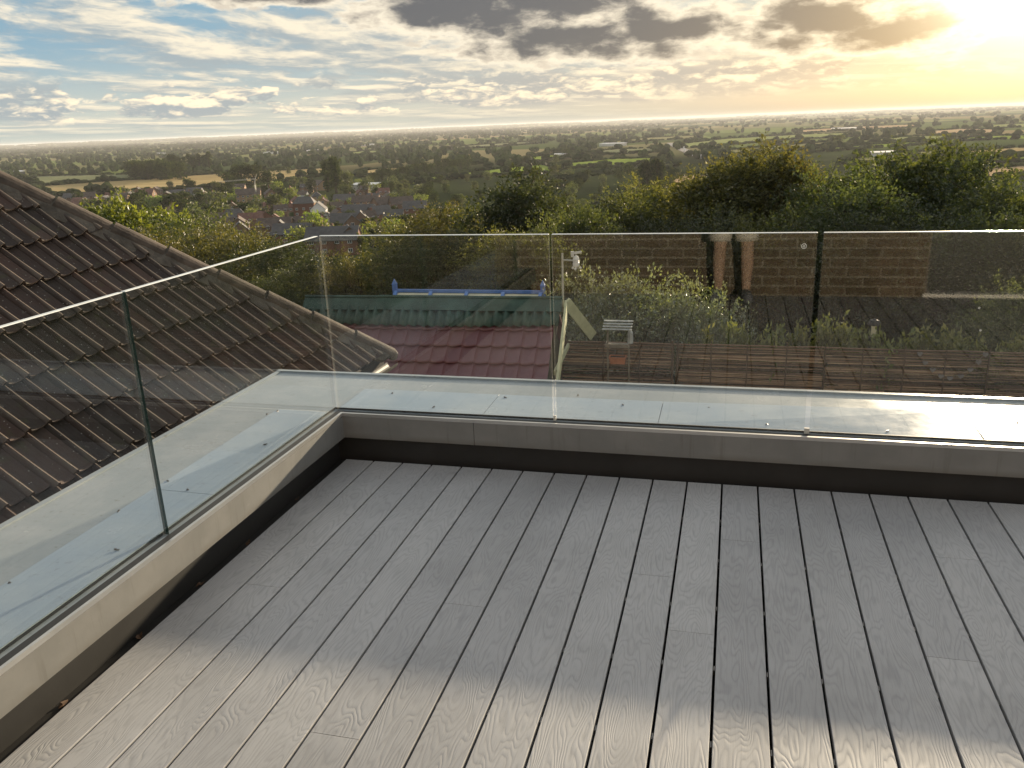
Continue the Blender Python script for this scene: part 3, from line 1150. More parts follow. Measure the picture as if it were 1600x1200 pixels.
# second slope falls away behind: half round sits on the arris
hn = (RN + Vector((.25, .75, .6)).normalized()).normalized()
hs = hd.cross(hn).normalized()
for k in range(int(hl / .43) + 1):
    a = hip_a + hd * (k * .43 + .012) + hn * .0
    b = hip_a + hd * (k * .43 + .425) + hn * .014
    mb = MB()
    n = 10
    vs = []
    for p in (a, b):
        for rr in (.092, .074):
            for q in range(n + 1):
                t = math.pi * (q / n) * 1.0
                vs.append(p + hs * (rr * 1.12 * math.cos(t)) + hn * (rr * .92 * math.sin(t)) + NOFF)
    m1 = n + 1
    fs = []
    for q in range(n):
        fs += [(q, q + 1, 2 * m1 + q + 1, 2 * m1 + q), (m1 + q + 1, m1 + q, 3 * m1 + q, 3 * m1 + q + 1), (q + 1, q, m1 + q, m1 + q + 1), (2 * m1 + q, 2 * m1 + q + 1, 3 * m1 + q + 1, 3 * m1 + q)]
    mb.add(vs, fs)
    part('hip_tile', mb, M_hip, roof)
# mortar bedding under the hip tiles, hand-trowelled edge
mb = MB()
rg = random.Random(8)
side_in = (RC * -1.0).normalized()
N = 60
w0 = [.14 + .06 * rg.random() for _ in range(N + 1)]
for k in range(N):
    t0, t1 = hl * k / N, hl * (k + 1) / N
    for (ta, tb, wa, wb_) in ((t0, t1, w0[k], w0[k + 1]),):
        pa, pb = hip_a + hd * ta, hip_a + hd * tb
        ia, ib = (pa + side_in * (wa + .05)), (pb + side_in * (wb_ + .05))
        q = [pa + RN * .0, pb + RN * .0, ib + RN * .0, ia + RN * .0, pa + RN * .085, pb + RN * .085, ib + RN * .030, ia + RN * .030]
        mb.hexa([x + NOFF for x in q])
part('mortar_bedding', mb, M_mortar2, roof)
# gutter, fascia board and walls
gp0, gp1 = roofp(H0[0] + .35, 4.28, -.07), roofp(-30, 4.28, -.07)
mb = MB()
n = 8
vs = []
for p in (gp0, gp1):
    for rr in (.058, .052):
        for q in range(n + 1):
            t = math.pi + math.pi * q / n
            vs.append(p + Vector((rr * math.cos(t), 0, rr * math.sin(t))) + NOFF)
m1 = n + 1
fs = []
for q in range(n):
    fs += [(q, q + 1, 2 * m1 + q + 1, 2 * m1 + q), (m1 + q + 1, m1 + q, 3 * m1 + q, 3 * m1 + q + 1), (q + 1, q, m1 + q, m1 + q + 1)]
fs += [(0, 2 * m1, 3 * m1, m1), (n, m1 + n, 3 * m1 + n, 2 * m1 + n)]
mb.add(vs, fs)
part('gutter', mb, simple('old_gutter', (.05, .048, .045), .55, 0, .4, 14), nb)
part('fascia_board', MB().bar(roofp(H0[0] + .05, 4.02, -.13) + NOFF, roofp(-30, 4.02, -.13) + NOFF, .02, .16), simple('dark_fascia', (.05, .05, .05), .5, 0, .1, 4), nb)
ec = roofp(H0[0] - .95, 3.5, -.1)
ec2 = roofp(-30, 3.5, -.1)
mb = MB().hexa([Vector((ec.x, ec.y, -2.9)) + NOFF, Vector((ec2.x, ec2.y, -2.9)) + NOFF, Vector((ec2.x - 5, ec2.y, -2.9)) + NOFF, Vector((ec.x - 5, ec.y, -2.9)) + NOFF,
                Vector((ec.x, ec.y, -.55)) + NOFF, Vector((ec2.x, ec2.y, -.55)) + NOFF, Vector((ec2.x - 5, ec2.y, -.55)) + NOFF, Vector((ec.x - 5, ec.y, -.55)) + NOFF])
part('wall', mb, m_townbrick('neighbour_brick', (.22, .12, .08), (.28, .16, .10)), nb)
# end cap of the hip with a bit of white mortar
part('hip_end_mortar', MB().lathe([(.02, -.05), (.045, -.03), (.055, .01), (.04, .04), (.01, .05)], tuple(hip_a + hn * .02 + NOFF), 8), simple('white_mortar', (.14, .125, .105), .9, 0, .2, 20), roof)

# ------------------------------------------------------------------ garden: shed, greenhouse, fence, bird table ...
SA = Vector((-.26, 6.56, -.69))
PH = R(2.0)
SE = Vector((math.cos(PH), math.sin(PH), 0))
SG = Vector((math.sin(PH) * .70711, -math.cos(PH) * .70711, -.70711))      # down the front slope
SGB = Vector((-math.sin(PH) * .70711, math.cos(PH) * .70711, -.70711))     # down the rear slope
SNf = SE.cross(SG).normalized()
if SNf.z < 0:
    SNf = -SNf
SNb = SGB.cross(SE).normalized()
if SNb.z < 0:
    SNb = -SNb
shed = thing('garden_shed', 'garden shed with dark red pantile roof, green ridge sheets and sage bargeboards', 'shed', (SA.x - 1.7, SA.y, -2.9))
SO = -Vector(shed.location)
M_pan = simple('red_coated_steel', (.160, .070, .078), .42, 0, .12, 4, .5, .15, .002)
M_grn = simple('green_bitumen_sheet', (.036, .072, .054), .6, 0, .3, 5, .4, .4, .004)
M_sage = simple('sage_paint', (.46, .47, .29), .6, 0, .12, 8)
M_shedwall = simple('shed_boards', (.10, .095, .065), .8, 0, .2, 6)
LEN = 3.45
# pantiles: rows of pressed tiles, each with a round dip between raised cusps
PWd, PR = .19, .24
mb = MB()
n = 12
prof = []
for q in range(n + 1):
    u = q / n
    prof.append((u * PWd, .040 * ((1 - u / .2) ** 2 if u < .2 else ((u - .2) / .8) ** 2.2)))
vs = []
for (v_, h) in ((-.02, .0), (.08, .006), (.20, .022), (PR, .032)):
    vs += [(v_, u, z + h) for u, z in prof]
vs += [(PR - .002, u, z * .9 + .004) for u, z in prof]
m1 = n + 1
mb.add(vs, [(k * m1 + i, (k + 1) * m1 + i, (k + 1) * m1 + i + 1, k * m1 + i + 1) for k in range(4) for i in range(n)])
pan_me = mb.mesh('pantile', M_pan)
pan_me.polygons.foreach_set('use_smooth', [True] * len(pan_me.polygons))
sb = Matrix.Identity(4)
mode_y = SNf.cross(SG)                      # right handed: x = SG, y, z = SNf
for r_ in range(3):
    sb[r_][0], sb[r_][1], sb[r_][2] = SG[r_], mode_y[r_], SNf[r_]
sroof = part('roof', MB().hexa([SA + SNf * -.03 + SO, SA - SE * LEN + SNf * -.03 + SO, SA - SE * LEN + SG * 2.05 + SNf * -.03 + SO, SA + SG * 2.05 + SNf * -.03 + SO,
                                SA + SNf * .0 + SO, SA - SE * LEN + SO, SA - SE * LEN + SG * 2.05 + SO, SA + SG * 2.05 + SO]), M_shedwall, shed)
mb = MB().hexa([SA + SNb * -.03 + SO, SA - SE * LEN + SNb * -.03 + SO, SA - SE * LEN + SGB * 1.15 + SNb * -.03 + SO, SA + SGB * 1.15 + SNb * -.03 + SO,
                SA + SO, SA - SE * LEN + SO, SA - SE * LEN + SGB * 1.15 + SO, SA + SGB * 1.15 + SO])
part('rear_roof', mb, M_pan, shed)
for row in range(8):
    for k in range(18):
        o = link('pantile', pan_me, sroof)
        p = SA + SG * (.10 + row * PR) + SNf * .012 + (SE * (-(k + (1 if mode_y.dot(SE) > 0 else 0)) * PWd - .03))
        o.matrix_local = Matrix.Translation(p + SO) @ sb
# green corrugated sheets under the ridge cap
for (a, b, dz) in ((-.03, 1.74, .0), (1.70, LEN, .008)):
    mb = MB()
    N = int((b - a) / .0155)
    vs = []
    for v_ in (.02, .16, .285):
        for q in range(N + 1):
            u = a + (b - a) * q / N
            sag = .030 * math.sin(math.pi * u / LEN)
            vs.append(SA - SE * u + SG * (v_ + sag) + SNf * (.092 + dz + .022 * math.sin(u / .125 * 2 * math.pi)) + SO)
    m1 = N + 1
    mb.add(vs, [(k * m1 + i, k * m1 + i + 1, (k + 1) * m1 + i + 1, (k + 1) * m1 + i) for k in range(2) for i in range(N)])
    me = mb.mesh('corrugated_sheet', M_grn, True)
    o = link('corrugated_sheet', me, shed)
    so = o.modifiers.new('thickness', 'SOLIDIFY')
    so.thickness = .004
mb = MB()
for (a, b, dz) in ((-.05, 1.2, .0), (1.18, 2.4, .006), (2.37, LEN, .0)):
    top = SA + Vector((0, 0, .150 + dz))
    for (g, nn, L) in ((SG, SNf, .20), (SGB, SNb, .20)):
        p = [top - SE * a, top - SE * b, top - SE * b + g * L, top - SE * a + g * L]
        q = [x + nn * .006 for x in p]
        mb.hexa([x + SO for x in p] + [x + SO for x in q])
    mb.tube([top - SE * a + SO + Vector((0, 0, .004)), top - SE * b + SO + Vector((0, 0, .004))], .022, 8)
part('ridge_cap', mb, M_grn, shed)
# gable: recessed boards, bargeboards, post
vx = SE * .10
apx = SA + vx + Vector((0, 0, .09))
tip_far = Vector((.05, 7.27, -1.20))
mb = MB().bar(apx + SO, apx + SG * 1.95 + SO, .028, .135, SNf)
part('bargeboard', mb, M_sage, shed)
mb = MB().bar(apx + SO + (tip_far - apx) * -.02, tip_far + SO, .028, .135, (0, -.5, .86))
part('bargeboard', mb, M_sage, shed)
gx = SA - SE * .10
mb = MB().hexa([gx + SG * 1.9 + SO, gx + SGB * 1.1 + SO, Vector((gx.x, gx.y + .78, -2.9)) + SO, Vector((gx.x, gx.y - 1.34, -2.9)) + SO,
                gx + Vector((-.05, 0, 0)) + SO, gx + Vector((-.05, 0.01, 0)) + SO, Vector((gx.x - .05, gx.y + .78, -2.9)) + SO, Vector((gx.x - .05, gx.y - 1.34, -2.9)) + SO])
part('gable_end', mb, M_shedwall, shed)
part('gable_end', MB().add([gx + Vector((.002, 0, 0)) + SO, gx + SG * 1.9 + Vector((.002, 0, 0)) + SO, gx + SGB * 1.1 + Vector((.002, 0, 0)) + SO, gx + Vector((-.04, 0, 0)) + SO, gx + SG * 1.9 + Vector((-.04, 0, 0)) + SO, gx + SGB * 1.1 + Vector((-.04, 0, 0)) + SO],
                           [(0, 1, 2), (5, 4, 3), (0, 3, 4, 1), (1, 4, 5, 2), (2, 5, 3, 0)]), M_shedwall, shed)
part('tie_beam', MB().bar(SA + vx * .4 + SG * .9 + SO, SA + vx * .4 + SGB * .80 + SO, .03, .06), M_sage, shed)
part('wall', MB().box(-1.65, 1.45, -1.25, .70, 0, .95), M_shedwall, shed)
part('corner_post', MB().box(1.80, 1.86, -1.30, -1.24, 0, .95), M_sage, shed)

# weather station on its mast at the gable
ws = thing('weather_station', 'white weather station with cups on a thin mast at the shed gable', 'weather station', (-.215, 6.60, -.62))
M_wh = simple('white_plastic', (.62, .62, .58), .4, 0, .06, 20)
M_mast = simple('galvanised_mast', (.40, .41, .36), .45, .3, .1, 10)
part('mast', MB().tube([(0, 0, -.1), (.004, 0, .635)], .014, 8), M_mast, ws)
part('arm', MB().tube([(0, 0, .555), (.15, 0, .548)], .011, 8), M_mast, ws)
part('sensor_body', MB().lathe([(.030, .47), (.042, .485), (.042, .52), (.034, .53), (.042, .54), (.034, .55), (.042, .56), (.030, .60), (.012, .61)], (.175, 0, 0), 12), M_wh, ws)
for k in range(3):
    t = k * 2.094 + .5
    mb = MB().tube([(.175, 0, .455), (.175 + .05 * math.cos(t), .05 * math.sin(t), .452)], .003, 5)
    mb.lathe([(.004, -.016), (.013, -.010), (.017, 0), (.013, .010), (.004, .016)], (.175 + .055 * math.cos(t), .055 * math.sin(t), .452), 8)
    part('wind_cup', mb, M_wh, ws)
part('cup_axle', MB().tube([(.175, 0, .45), (.175, 0, .48)], .005, 6), M_wh, ws)
part('vane', MB().bar((.11, .0, .635), (.24, .0, .655), .004, .03).tube([(.175, 0, .60), (.175, 0, .645)], .005, 6).lathe([(.002, 0), (.011, .01), (.002, .02)], (.24, 0, .645), 6), M_wh, ws)
part('rain_collector', MB().lathe([(.008, .59), (.02, .60), (.022, .66), (.019, .66)], (.13, .0, 0), 10), M_wh, ws)

# blue greenhouse beyond the shed
gh = thing('greenhouse', 'blue framed greenhouse with pointed finials behind the shed ridge', 'greenhouse', (-2.42, 9.5, -2.945))
M_blue = simple('blue_paint', (.11, .22, .50), .45, 0, .12, 8)
M_pane = simple('whitened_glass', (.60, .56, .38), .25, 0, .18, 3)
hx = 1.29
zr = 1.905
for s_ in (-1, 1):
    mb = MB()
    x = s_ * hx
    mb.box(x - .034, x + .034, -.034, .034, zr - .10, zr + .09)
    mb.add([(x - .04, -.04, zr + .09), (x + .04, -.04, zr + .09), (x + .04, .04, zr + .09), (x - .04, .04, zr + .09), (x, 0, zr + .19)], [(0, 1, 4), (1, 2, 4), (2, 3, 4), (3, 0, 4), (3, 2, 1, 0)])
    part('finial', mb, M_blue, gh)
part('ridge_beam', MB().box(-hx, hx, -.022, .022, zr - .042, zr + .008), M_blue, gh)
slope_d = Vector((0, -1.15, -.80))
for sgn in (-1, 1):
    for k in range(5):
        x = -hx + .03 + (2 * hx - .06) * k / 4
        a = Vector((x, sgn * .02, zr - .03))
        b = a + Vector((0, sgn * 1.15, -.80))
        part('rafter', MB().bar(a, b, .055, .05, (0, 0, 1)), M_blue, gh)
    for k in range(4):
        x0 = -hx + .06 + (2 * hx - .06) * k / 4
        x1 = x0 + (2 * hx - .06) / 4 - .06
        a, b = Vector((x0, sgn * .03, zr - .055)), Vector((x1, sgn * .03, zr - .055))
        d = Vector((0, sgn * 1.13, -.79))
        off = Vector((0, 0, .006))
        mb = MB().hexa([a - off, b - off, b + d - off, a + d - off, a + off, b + off, b + d + off, a + d + off])
        part('pane', mb, M_pane, gh)
    part('purlin', MB().box(-hx, hx, sgn * .30 - .02, sgn * .30 + .02, zr - .265, zr - .20), M_blue, gh)
part('frame', MB().box(-hx, hx, -1.2, -1.14, 0, 1.10).box(-hx, hx, 1.14, 1.2, 0, 1.10).box(-hx - .03, -hx + .03, -1.14, 1.14, 0, 1.1).box(hx - .03, hx + .03, -1.14, 1.14, 0, 1.1), M_blue, gh)

# woven willow fence
FX0, FX1, FY, FZT = -.36, 6.6, 7.0, -1.215
fence = thing('willow_fence', 'dark brown woven willow fence across the back of the garden', 'fence', ((FX0 + FX1) / 2, FY, -2.9))
FOX = -(FX0 + FX1) / 2


def m_willow():
    def b(t, out):
        i = isl(t)
        p = geo_pos(t)
        c = t.ramp(i, [(0, (.020, .014, .010)), (.35, (.095, .060, .040)), (.75, (.22, .145, .095)), (1.0, (.42, .31, .21))])
        n = t.noise(p, 2.2, 4, .6)
        c = t.mix(t.ss(n, .45, .70, 0, .5), c, (.05, .038, .032))
        principled(t, out, c, .6, 0, None, .35)
    return mat('willow_rods', b)


M_wil = m_willow()
rg = random.Random(21)
pan_edges = [FX0, 1.16, 2.98, 4.80, FX1]
for pi_ in range(4):
    a, b = pan_edges[pi_] + .012, pan_edges[pi_ + 1] - .012
    mb = MB()
    nrod = 175
    for k in range(nrod):
        z = .03 + (1.685 - .03) * k / nrod + rg.uniform(-.004, .004)
        if rg.random() < .13:
            continue
        r0 = rg.uniform(.0040, .0078)
        x0 = a + (rg.uniform(0, .2) if rg.random() < .2 else 0)
        x1 = b - (rg.uniform(0, .3) if rg.random() < .2 else 0)
        ns = 9
        ph = rg.random() * 6.28
        drift = rg.uniform(-.010, .010)
        pts = []
        for q in range(ns + 1):
            u = q / ns
            pts.append((x0 + (x1 - x0) * u + FOX, .006 * math.sin(ph + u * 26) + rg.uniform(-.002, .002), z + drift * (u - .5) + rg.uniform(-.0035, .0035)))
        mb.tube(pts, r0, 4, cap=False)
    o = part('willow_weave', mb, M_wil, fence)
    o['kind'] = 'stuff'
for k, x in enumerate([FX0 + .02, .24, .70, 1.13, 1.19, 1.62, 2.06, 2.52, 2.98, 3.42, 3.88, 4.34, 4.80, 5.25, 5.7, 6.15]):
    th = .013 if k in (0, 3, 4) else .008
    part('upright', MB().tube([(x + FOX, -.014, 0), (x + FOX + rg.uniform(-.01, .01), -.016, 1.70 + rg.uniform(.0, .06))], th, 6), simple('upright_stake', (.085, .058, .036), .7, 0, .25, 12), fence)
part('top_rail', MB().tube([(FX0 + FOX + (FX1 - FX0) * q / 24, .01 + rg.uniform(-.004, .004), 1.690 + rg.uniform(-.005, .006)) for q in range(25)], .011, 6), M_wil, fence)

# heart garland hung on the fence
ga = thing('heart_garland', 'string of small grey hearts looped across the fence on the right', 'garland', (4.39, FY - .035, -1.25))
hearts = [(4.039, -1.241), (4.106, -1.35), (4.198, -1.434), (4.296, -1.51), (4.396, -1.53), (4.51, -1.502), (4.604, -1.419), (4.681, -1.322), (4.744, -1.227)]
M_heart = simple('grey_slate_heart', (.13, .13, .135), .5, 0, .15, 20)
mb = MB()
ring = []
for q in range(22):
    t = 2 * math.pi * q / 22
    ring.append((.0020 * 16 * math.sin(t) ** 3, .0020 * (13 * math.cos(t) - 5 * math.cos(2 * t) - 2 * math.cos(3 * t) - math.cos(4 * t))))
k = len(ring)
mb.add([(x, -.006, z) for x, z in ring] + [(x, .006, z) for x, z in ring], [tuple(range(k)), tuple(range(2 * k - 1, k - 1, -1))] + [(i, k + i, k + (i + 1) % k, (i + 1) % k) for i in range(k)])
hm = mb.mesh('heart', M_heart)
for x, z in hearts:
    link('heart', hm, ga, (x - 4.39, -.01, z + 1.25))
part('string', MB().tube([(x - 4.39, 0, z + 1.25 + .015) for x, z in hearts], .002, 4), M_screw, ga)

# bird table in front of the fence, terracotta trough
bt = thing('bird_table', 'slim bird table with a slatted roof in front of the willow fence', 'bird table', (.46, 6.72, -2.9))
M_bird = simple('weathered_oak', (.17, .15, .115), .7, 0, .25, 12)
M_slat = simple('silvered_slat', (.33, .35, .34), .45, 0, .2, 12)
for x in (-.13, .14):
    part('post', MB().tube([(x, .0, 0), (x, 0, 1.97)], .011, 6), M_bird, bt)
for k in range(4):
    y = -.10 + .06 * k
    part('roof_slat', MB().box(-.185, .185, y - .022, y + .022, 1.955 + .022 * k, 1.967 + .022 * k), M_slat, bt)
part('feeding_tray', MB().box(-.15, .15, -.10, .10, 1.72, 1.735).box(-.15, -.138, -.10, .10, 1.735, 1.765).box(.138, .15, -.10, .10, 1.735, 1.765).box(-.138, .138, -.10, -.088, 1.735, 1.765), M_bird, bt)
part('feeder_tube', MB().lathe([(.03, 1.76), (.035, 1.77), (.035, 1.90), (.02, 1.93)], (.16, -.02, 0), 8), M_slat, bt)
tt = thing('terracotta_trough', 'small terracotta trough hung on the fence below the bird table', 'plant pot', (.44, 6.86, -1.45))
mb = MB()
mb.hexa([(-.092, -.05, 0), (.092, -.05, 0), (.092, .05, 0), (-.092, .05, 0), (-.105, -.06, .075), (.105, -.06, .075), (.105, .06, .075), (-.105, .06, .075)])
M_terra = simple('terracotta', (.42, .17, .09), .8, 0, .15, 14)
part('pot', mb, M_terra, tt)
mb = MB()
for (x0, x1, y0, y1) in ((-.112, .112, -.066, -.05), (-.112, .112, .05, .066), (-.112, -.096, -.05, .05), (.096, .112, -.05, .05)):
    mb.box(x0, x1, y0, y1, .0755, .095)
part('rim', mb, M_terra, tt)
part('soil', MB().box(-.095, .095, -.049, .049, .0755, .082), M_joist, tt)
part('hanging_bracket', MB().bar((-.05, .06, .02), (-.05, .125, .14), .012, .006).bar((.05, .06, .02), (.05, .125, .14), .012, .006), M_screw, tt)



def _opal(t, out):
    df = t.node('ShaderNodeBsdfDiffuse')
    tl = t.node('ShaderNodeBsdfTranslucent')
    n = t.noise(objco(t), 14, 3, .5)
    c = t.mix(n, (.86, .80, .62), (.92, .88, .72))
    t.l.new(c, df.inputs[0])
    t.l.new(c, tl.inputs[0])
    ms = t.node('ShaderNodeMixShader')
    ms.inputs[0].default_value = .5
    t.l.new(df.outputs[0], ms.inputs[1])
    t.l.new(tl.outputs[0], ms.inputs[2])
    t.l.new(ms.outputs[0], out.inputs[0])


M_opal = mat('opal_panel', _opal)
# little lantern on a stake behind the fence
lt = thing('garden_lantern', 'small dark lantern with a pale panel above the fence plants', 'lantern', (3.606, 7.6, -2.95))
M_iron = simple('black_iron', (.03, .028, .025), .5, .4, .2, 14)
part('stake', MB().tube([(0, 0, 0), (0, 0, 1.72)], .010, 6), M_iron, lt)
part('base', MB().lathe([(.03, 1.70), (.085, 1.72), (.085, 1.735), (.05, 1.745)], n=10), M_iron, lt)
part('roof', MB().lathe([(.088, 1.905), (.080, 1.930), (.055, 1.965), (.02, 1.975), (.008, 1.99)], n=10), M_iron, lt)
for k in range(4):
    t = math.pi / 4 + k * math.pi / 2
    part('cage_bar', MB().tube([(.062 * math.cos(t), .062 * math.sin(t), 1.74), (.075 * math.cos(t), .075 * math.sin(t), 1.91)], .005, 5), M_iron, lt)
part('pale_panel', MB().box(-.028, .028, -.030, .030, 1.745, 1.895), M_opal, lt)

# ------------------------------------------------------------------ foliage builders
RNG = np.random.default_rng(4)
L_dark = leafmat('leaf_dark', (.016, .027, .010), (.078, .095, .030), .44)
L_olive = leafmat('leaf_olive', (.038, .048, .013), (.165, .165, .048), .50)
L_mid = leafmat('leaf_mid', (.030, .048, .014), (.130, .155, .050), .50)
L_bright = leafmat('leaf_bright', (.10, .15, .024), (.24, .30, .055), .50)
L_grey = leafmat('leaf_greygreen', (.060, .085, .030), (.20, .24, .10), .44, .16, .35)
L_far = leafmat('leaf_far', (.018, .032, .013), (.085, .110, .040), .30, .0)
M_bark = simple('bark', (.055, .042, .030), .9, 0, .3, 14, .2, .8, .02)


def leaves(P, A, size, rng, aspect=.55, ori=None):
    """diamond leaves at P, long axis about A"""
    n = len(P)
    a = A + rng.normal(0, .55, (n, 3))
    a /= np.linalg.norm(a, axis=1, keepdims=True)
    b = np.cross(a, rng.normal(0, 1, (n, 3)) if ori is None else ori + rng.normal(0, .5, (n, 3)))
    b /= np.linalg.norm(b, axis=1, keepdims=True) + 1e-9
    s = size * rng.uniform(.6, 1.35, (n, 1))
    nn = np.cross(a, b)
    q = np.stack([P, P + a * s * .45 + b * s * aspect * .5 + nn * s * .10, P + a * s, P + a * s * .45 - b * s * aspect * .5 + nn * s * .10], 1)
    f = np.arange(n * 4).reshape(n, 4)
    return q.reshape(-1, 3), f


def crown_points(rng, H, W, n_twig, per, nl, base, twig, top=1.0):
    """twigs on the skin of many lobes spread through the crown; returns leaf points and directions"""
    cz = rng.uniform(base, .90, nl)
    env = np.sin(np.pi * np.clip((cz - base * .4) / (1.12 - base * .4), 0.05, 1)) ** .7
    th = rng.uniform(0, 2 * np.pi, nl)
    rr = np.sqrt(rng.uniform(.02, 1, nl)) * env * W * .36
    c = np.stack([np.cos(th) * rr, np.sin(th) * rr, cz * H], 1)
    lr = rng.uniform(.13, .24, nl) * W * (.75 + .5 * env)
    c[0] = (0, 0, H * .80)
    lr[0] = W * .2
    k = rng.integers(0, nl, n_twig)
    d = rng.normal(0, 1, (n_twig, 3))
    d[:, 2] = d[:, 2] * .85 + .25
    d /= np.linalg.norm(d, axis=1, keepdims=True)
    p = c[k] + d * (lr[k] * (.35 + .65 * np.sqrt(rng.uniform(0, 1, n_twig))))[:, None]
    p[:, 2] = np.clip(p[:, 2], .04 * H, None)
    td = d + rng.normal(0, .45, d.shape) + np.array([0, 0, .25])
    td /= np.linalg.norm(td, axis=1, keepdims=True)
    t = rng.uniform(0, 1, (n_twig, per, 1))
    P = p[:, None, :] + td[:, None, :] * t * twig * rng.uniform(.5, 1.6, (n_twig, 1, 1)) + rng.normal(0, twig * .16, (n_twig, per, 3))
    A = np.repeat(td[:, None, :], per, 1) + rng.normal(0, .4, (n_twig, per, 3))
    return P.reshape(-1, 3), A.reshape(-1, 3), c, lr, p, td


def tree_meshes(seed, H, W, n_twig, per, leaf, nl, m_, base=.12, twig=.35, stems=1, nlimb=10, twigs=0, core=0.0):
    rng = np.random.default_rng(seed)
    P, A, c, lr, tp, td = crown_points(rng, H, W, n_twig, per, nl, base, twig)
    v, f = leaves(P, A, leaf, rng)
    cm = np_mesh('crown', v, f, m_)
    mb = MB()
    for s_ in range(stems):
        ox, oy = (0, 0) if stems == 1 else rng.normal(0, W * .06, 2)
        mb.tube([(ox, oy, -.4), (ox * 1.2 + .02 * H, oy, H * .18), (ox * 1.6 - .01 * H, oy * 1.4, H * .42), (ox * 2, oy * 2, H * .74)], [H * .030, H * .023, H * .016, H * .005], 7)
    for q in range(min(nlimb, nl)):
        e = c[q]
        z0 = min(e[2] * .6, H * .55)
        mb.tube([(0, 0, z0 * .8), (e[0] * .45, e[1] * .45, z0 + (e[2] - z0) * .55), tuple(e)], [H * .013, H * .008, H * .003], 5)
    for q in range(twigs):
        a = tp[q]
        mb.tube([tuple(a - td[q] * twig * .7), tuple(a + td[q] * twig * 1.1)], [.010, .004], 3, cap=False)
    return mb.mesh('trunk', M_bark), cm, float(np.percentile(v[:, 2], 99.7))


def plant_tree(name, meshes, loc, scale, rz, label, cat, group=None, wz=1.0):
    o = thing(name, label, cat, loc, rz, group)
    o.scale = (scale * wz, scale * wz, scale)
    link('trunk', meshes[0], o)
    link('crown', meshes[1], o)
    return o


# near bushes and hedge trees, several archetypes of unit height 5 m
BUSH = {
    'olive': [tree_meshes(101 + q, 5, 4.6, 1500, 18, .085, 26, L_olive, .10, .40, 3, 12, 250) for q in range(2)],
    'dark': [tree_meshes(111 + q, 5, 4.2, 1700, 18, .085, 28, L_dark, .08, .36, 2, 12, 200) for q in range(2)],
    'mid': [tree_meshes(121 + q, 5, 4.4, 1500, 18, .085, 26, L_mid, .10, .40, 3, 12, 250) for q in range(2)],
    'bright': [tree_meshes(131, 5, 4.4, 2300, 16, .15, 24, L_bright, .14, .36, 1, 10, 150)],
    'grey': [tree_meshes(141, 5, 5.4, 1500, 16, .13, 26, L_grey, .06, .55, 4, 12, 350)],
}

SLIM = {
    'olive': [tree_meshes(151 + q, 5, 2.7, 1150, 17, .085, 20, L_olive, .10, .40, 2, 10, 250) for q in range(2)],
    'dark': [tree_meshes(161 + q, 5, 2.9, 1300, 18, .085, 22, L_dark, .08, .36, 2, 10, 200) for q in range(2)],
    'mid': [tree_meshes(171 + q, 5, 2.8, 1150, 17, .085, 20, L_mid, .10, .40, 2, 10, 250) for q in range(2)],
}


def by_px(px, ytop, D):
    """standing place D metres out along the bearing of px, and the height that reaches picture row ytop"""
    d = ray(px, ytop)
    h = np.hypot(d[0], d[1])
    p = CP + d * (D / h)
    gz = float(ground_z(p[0], p[1]))
    return np.array([p[0], p[1], gz]), p[2] - gz


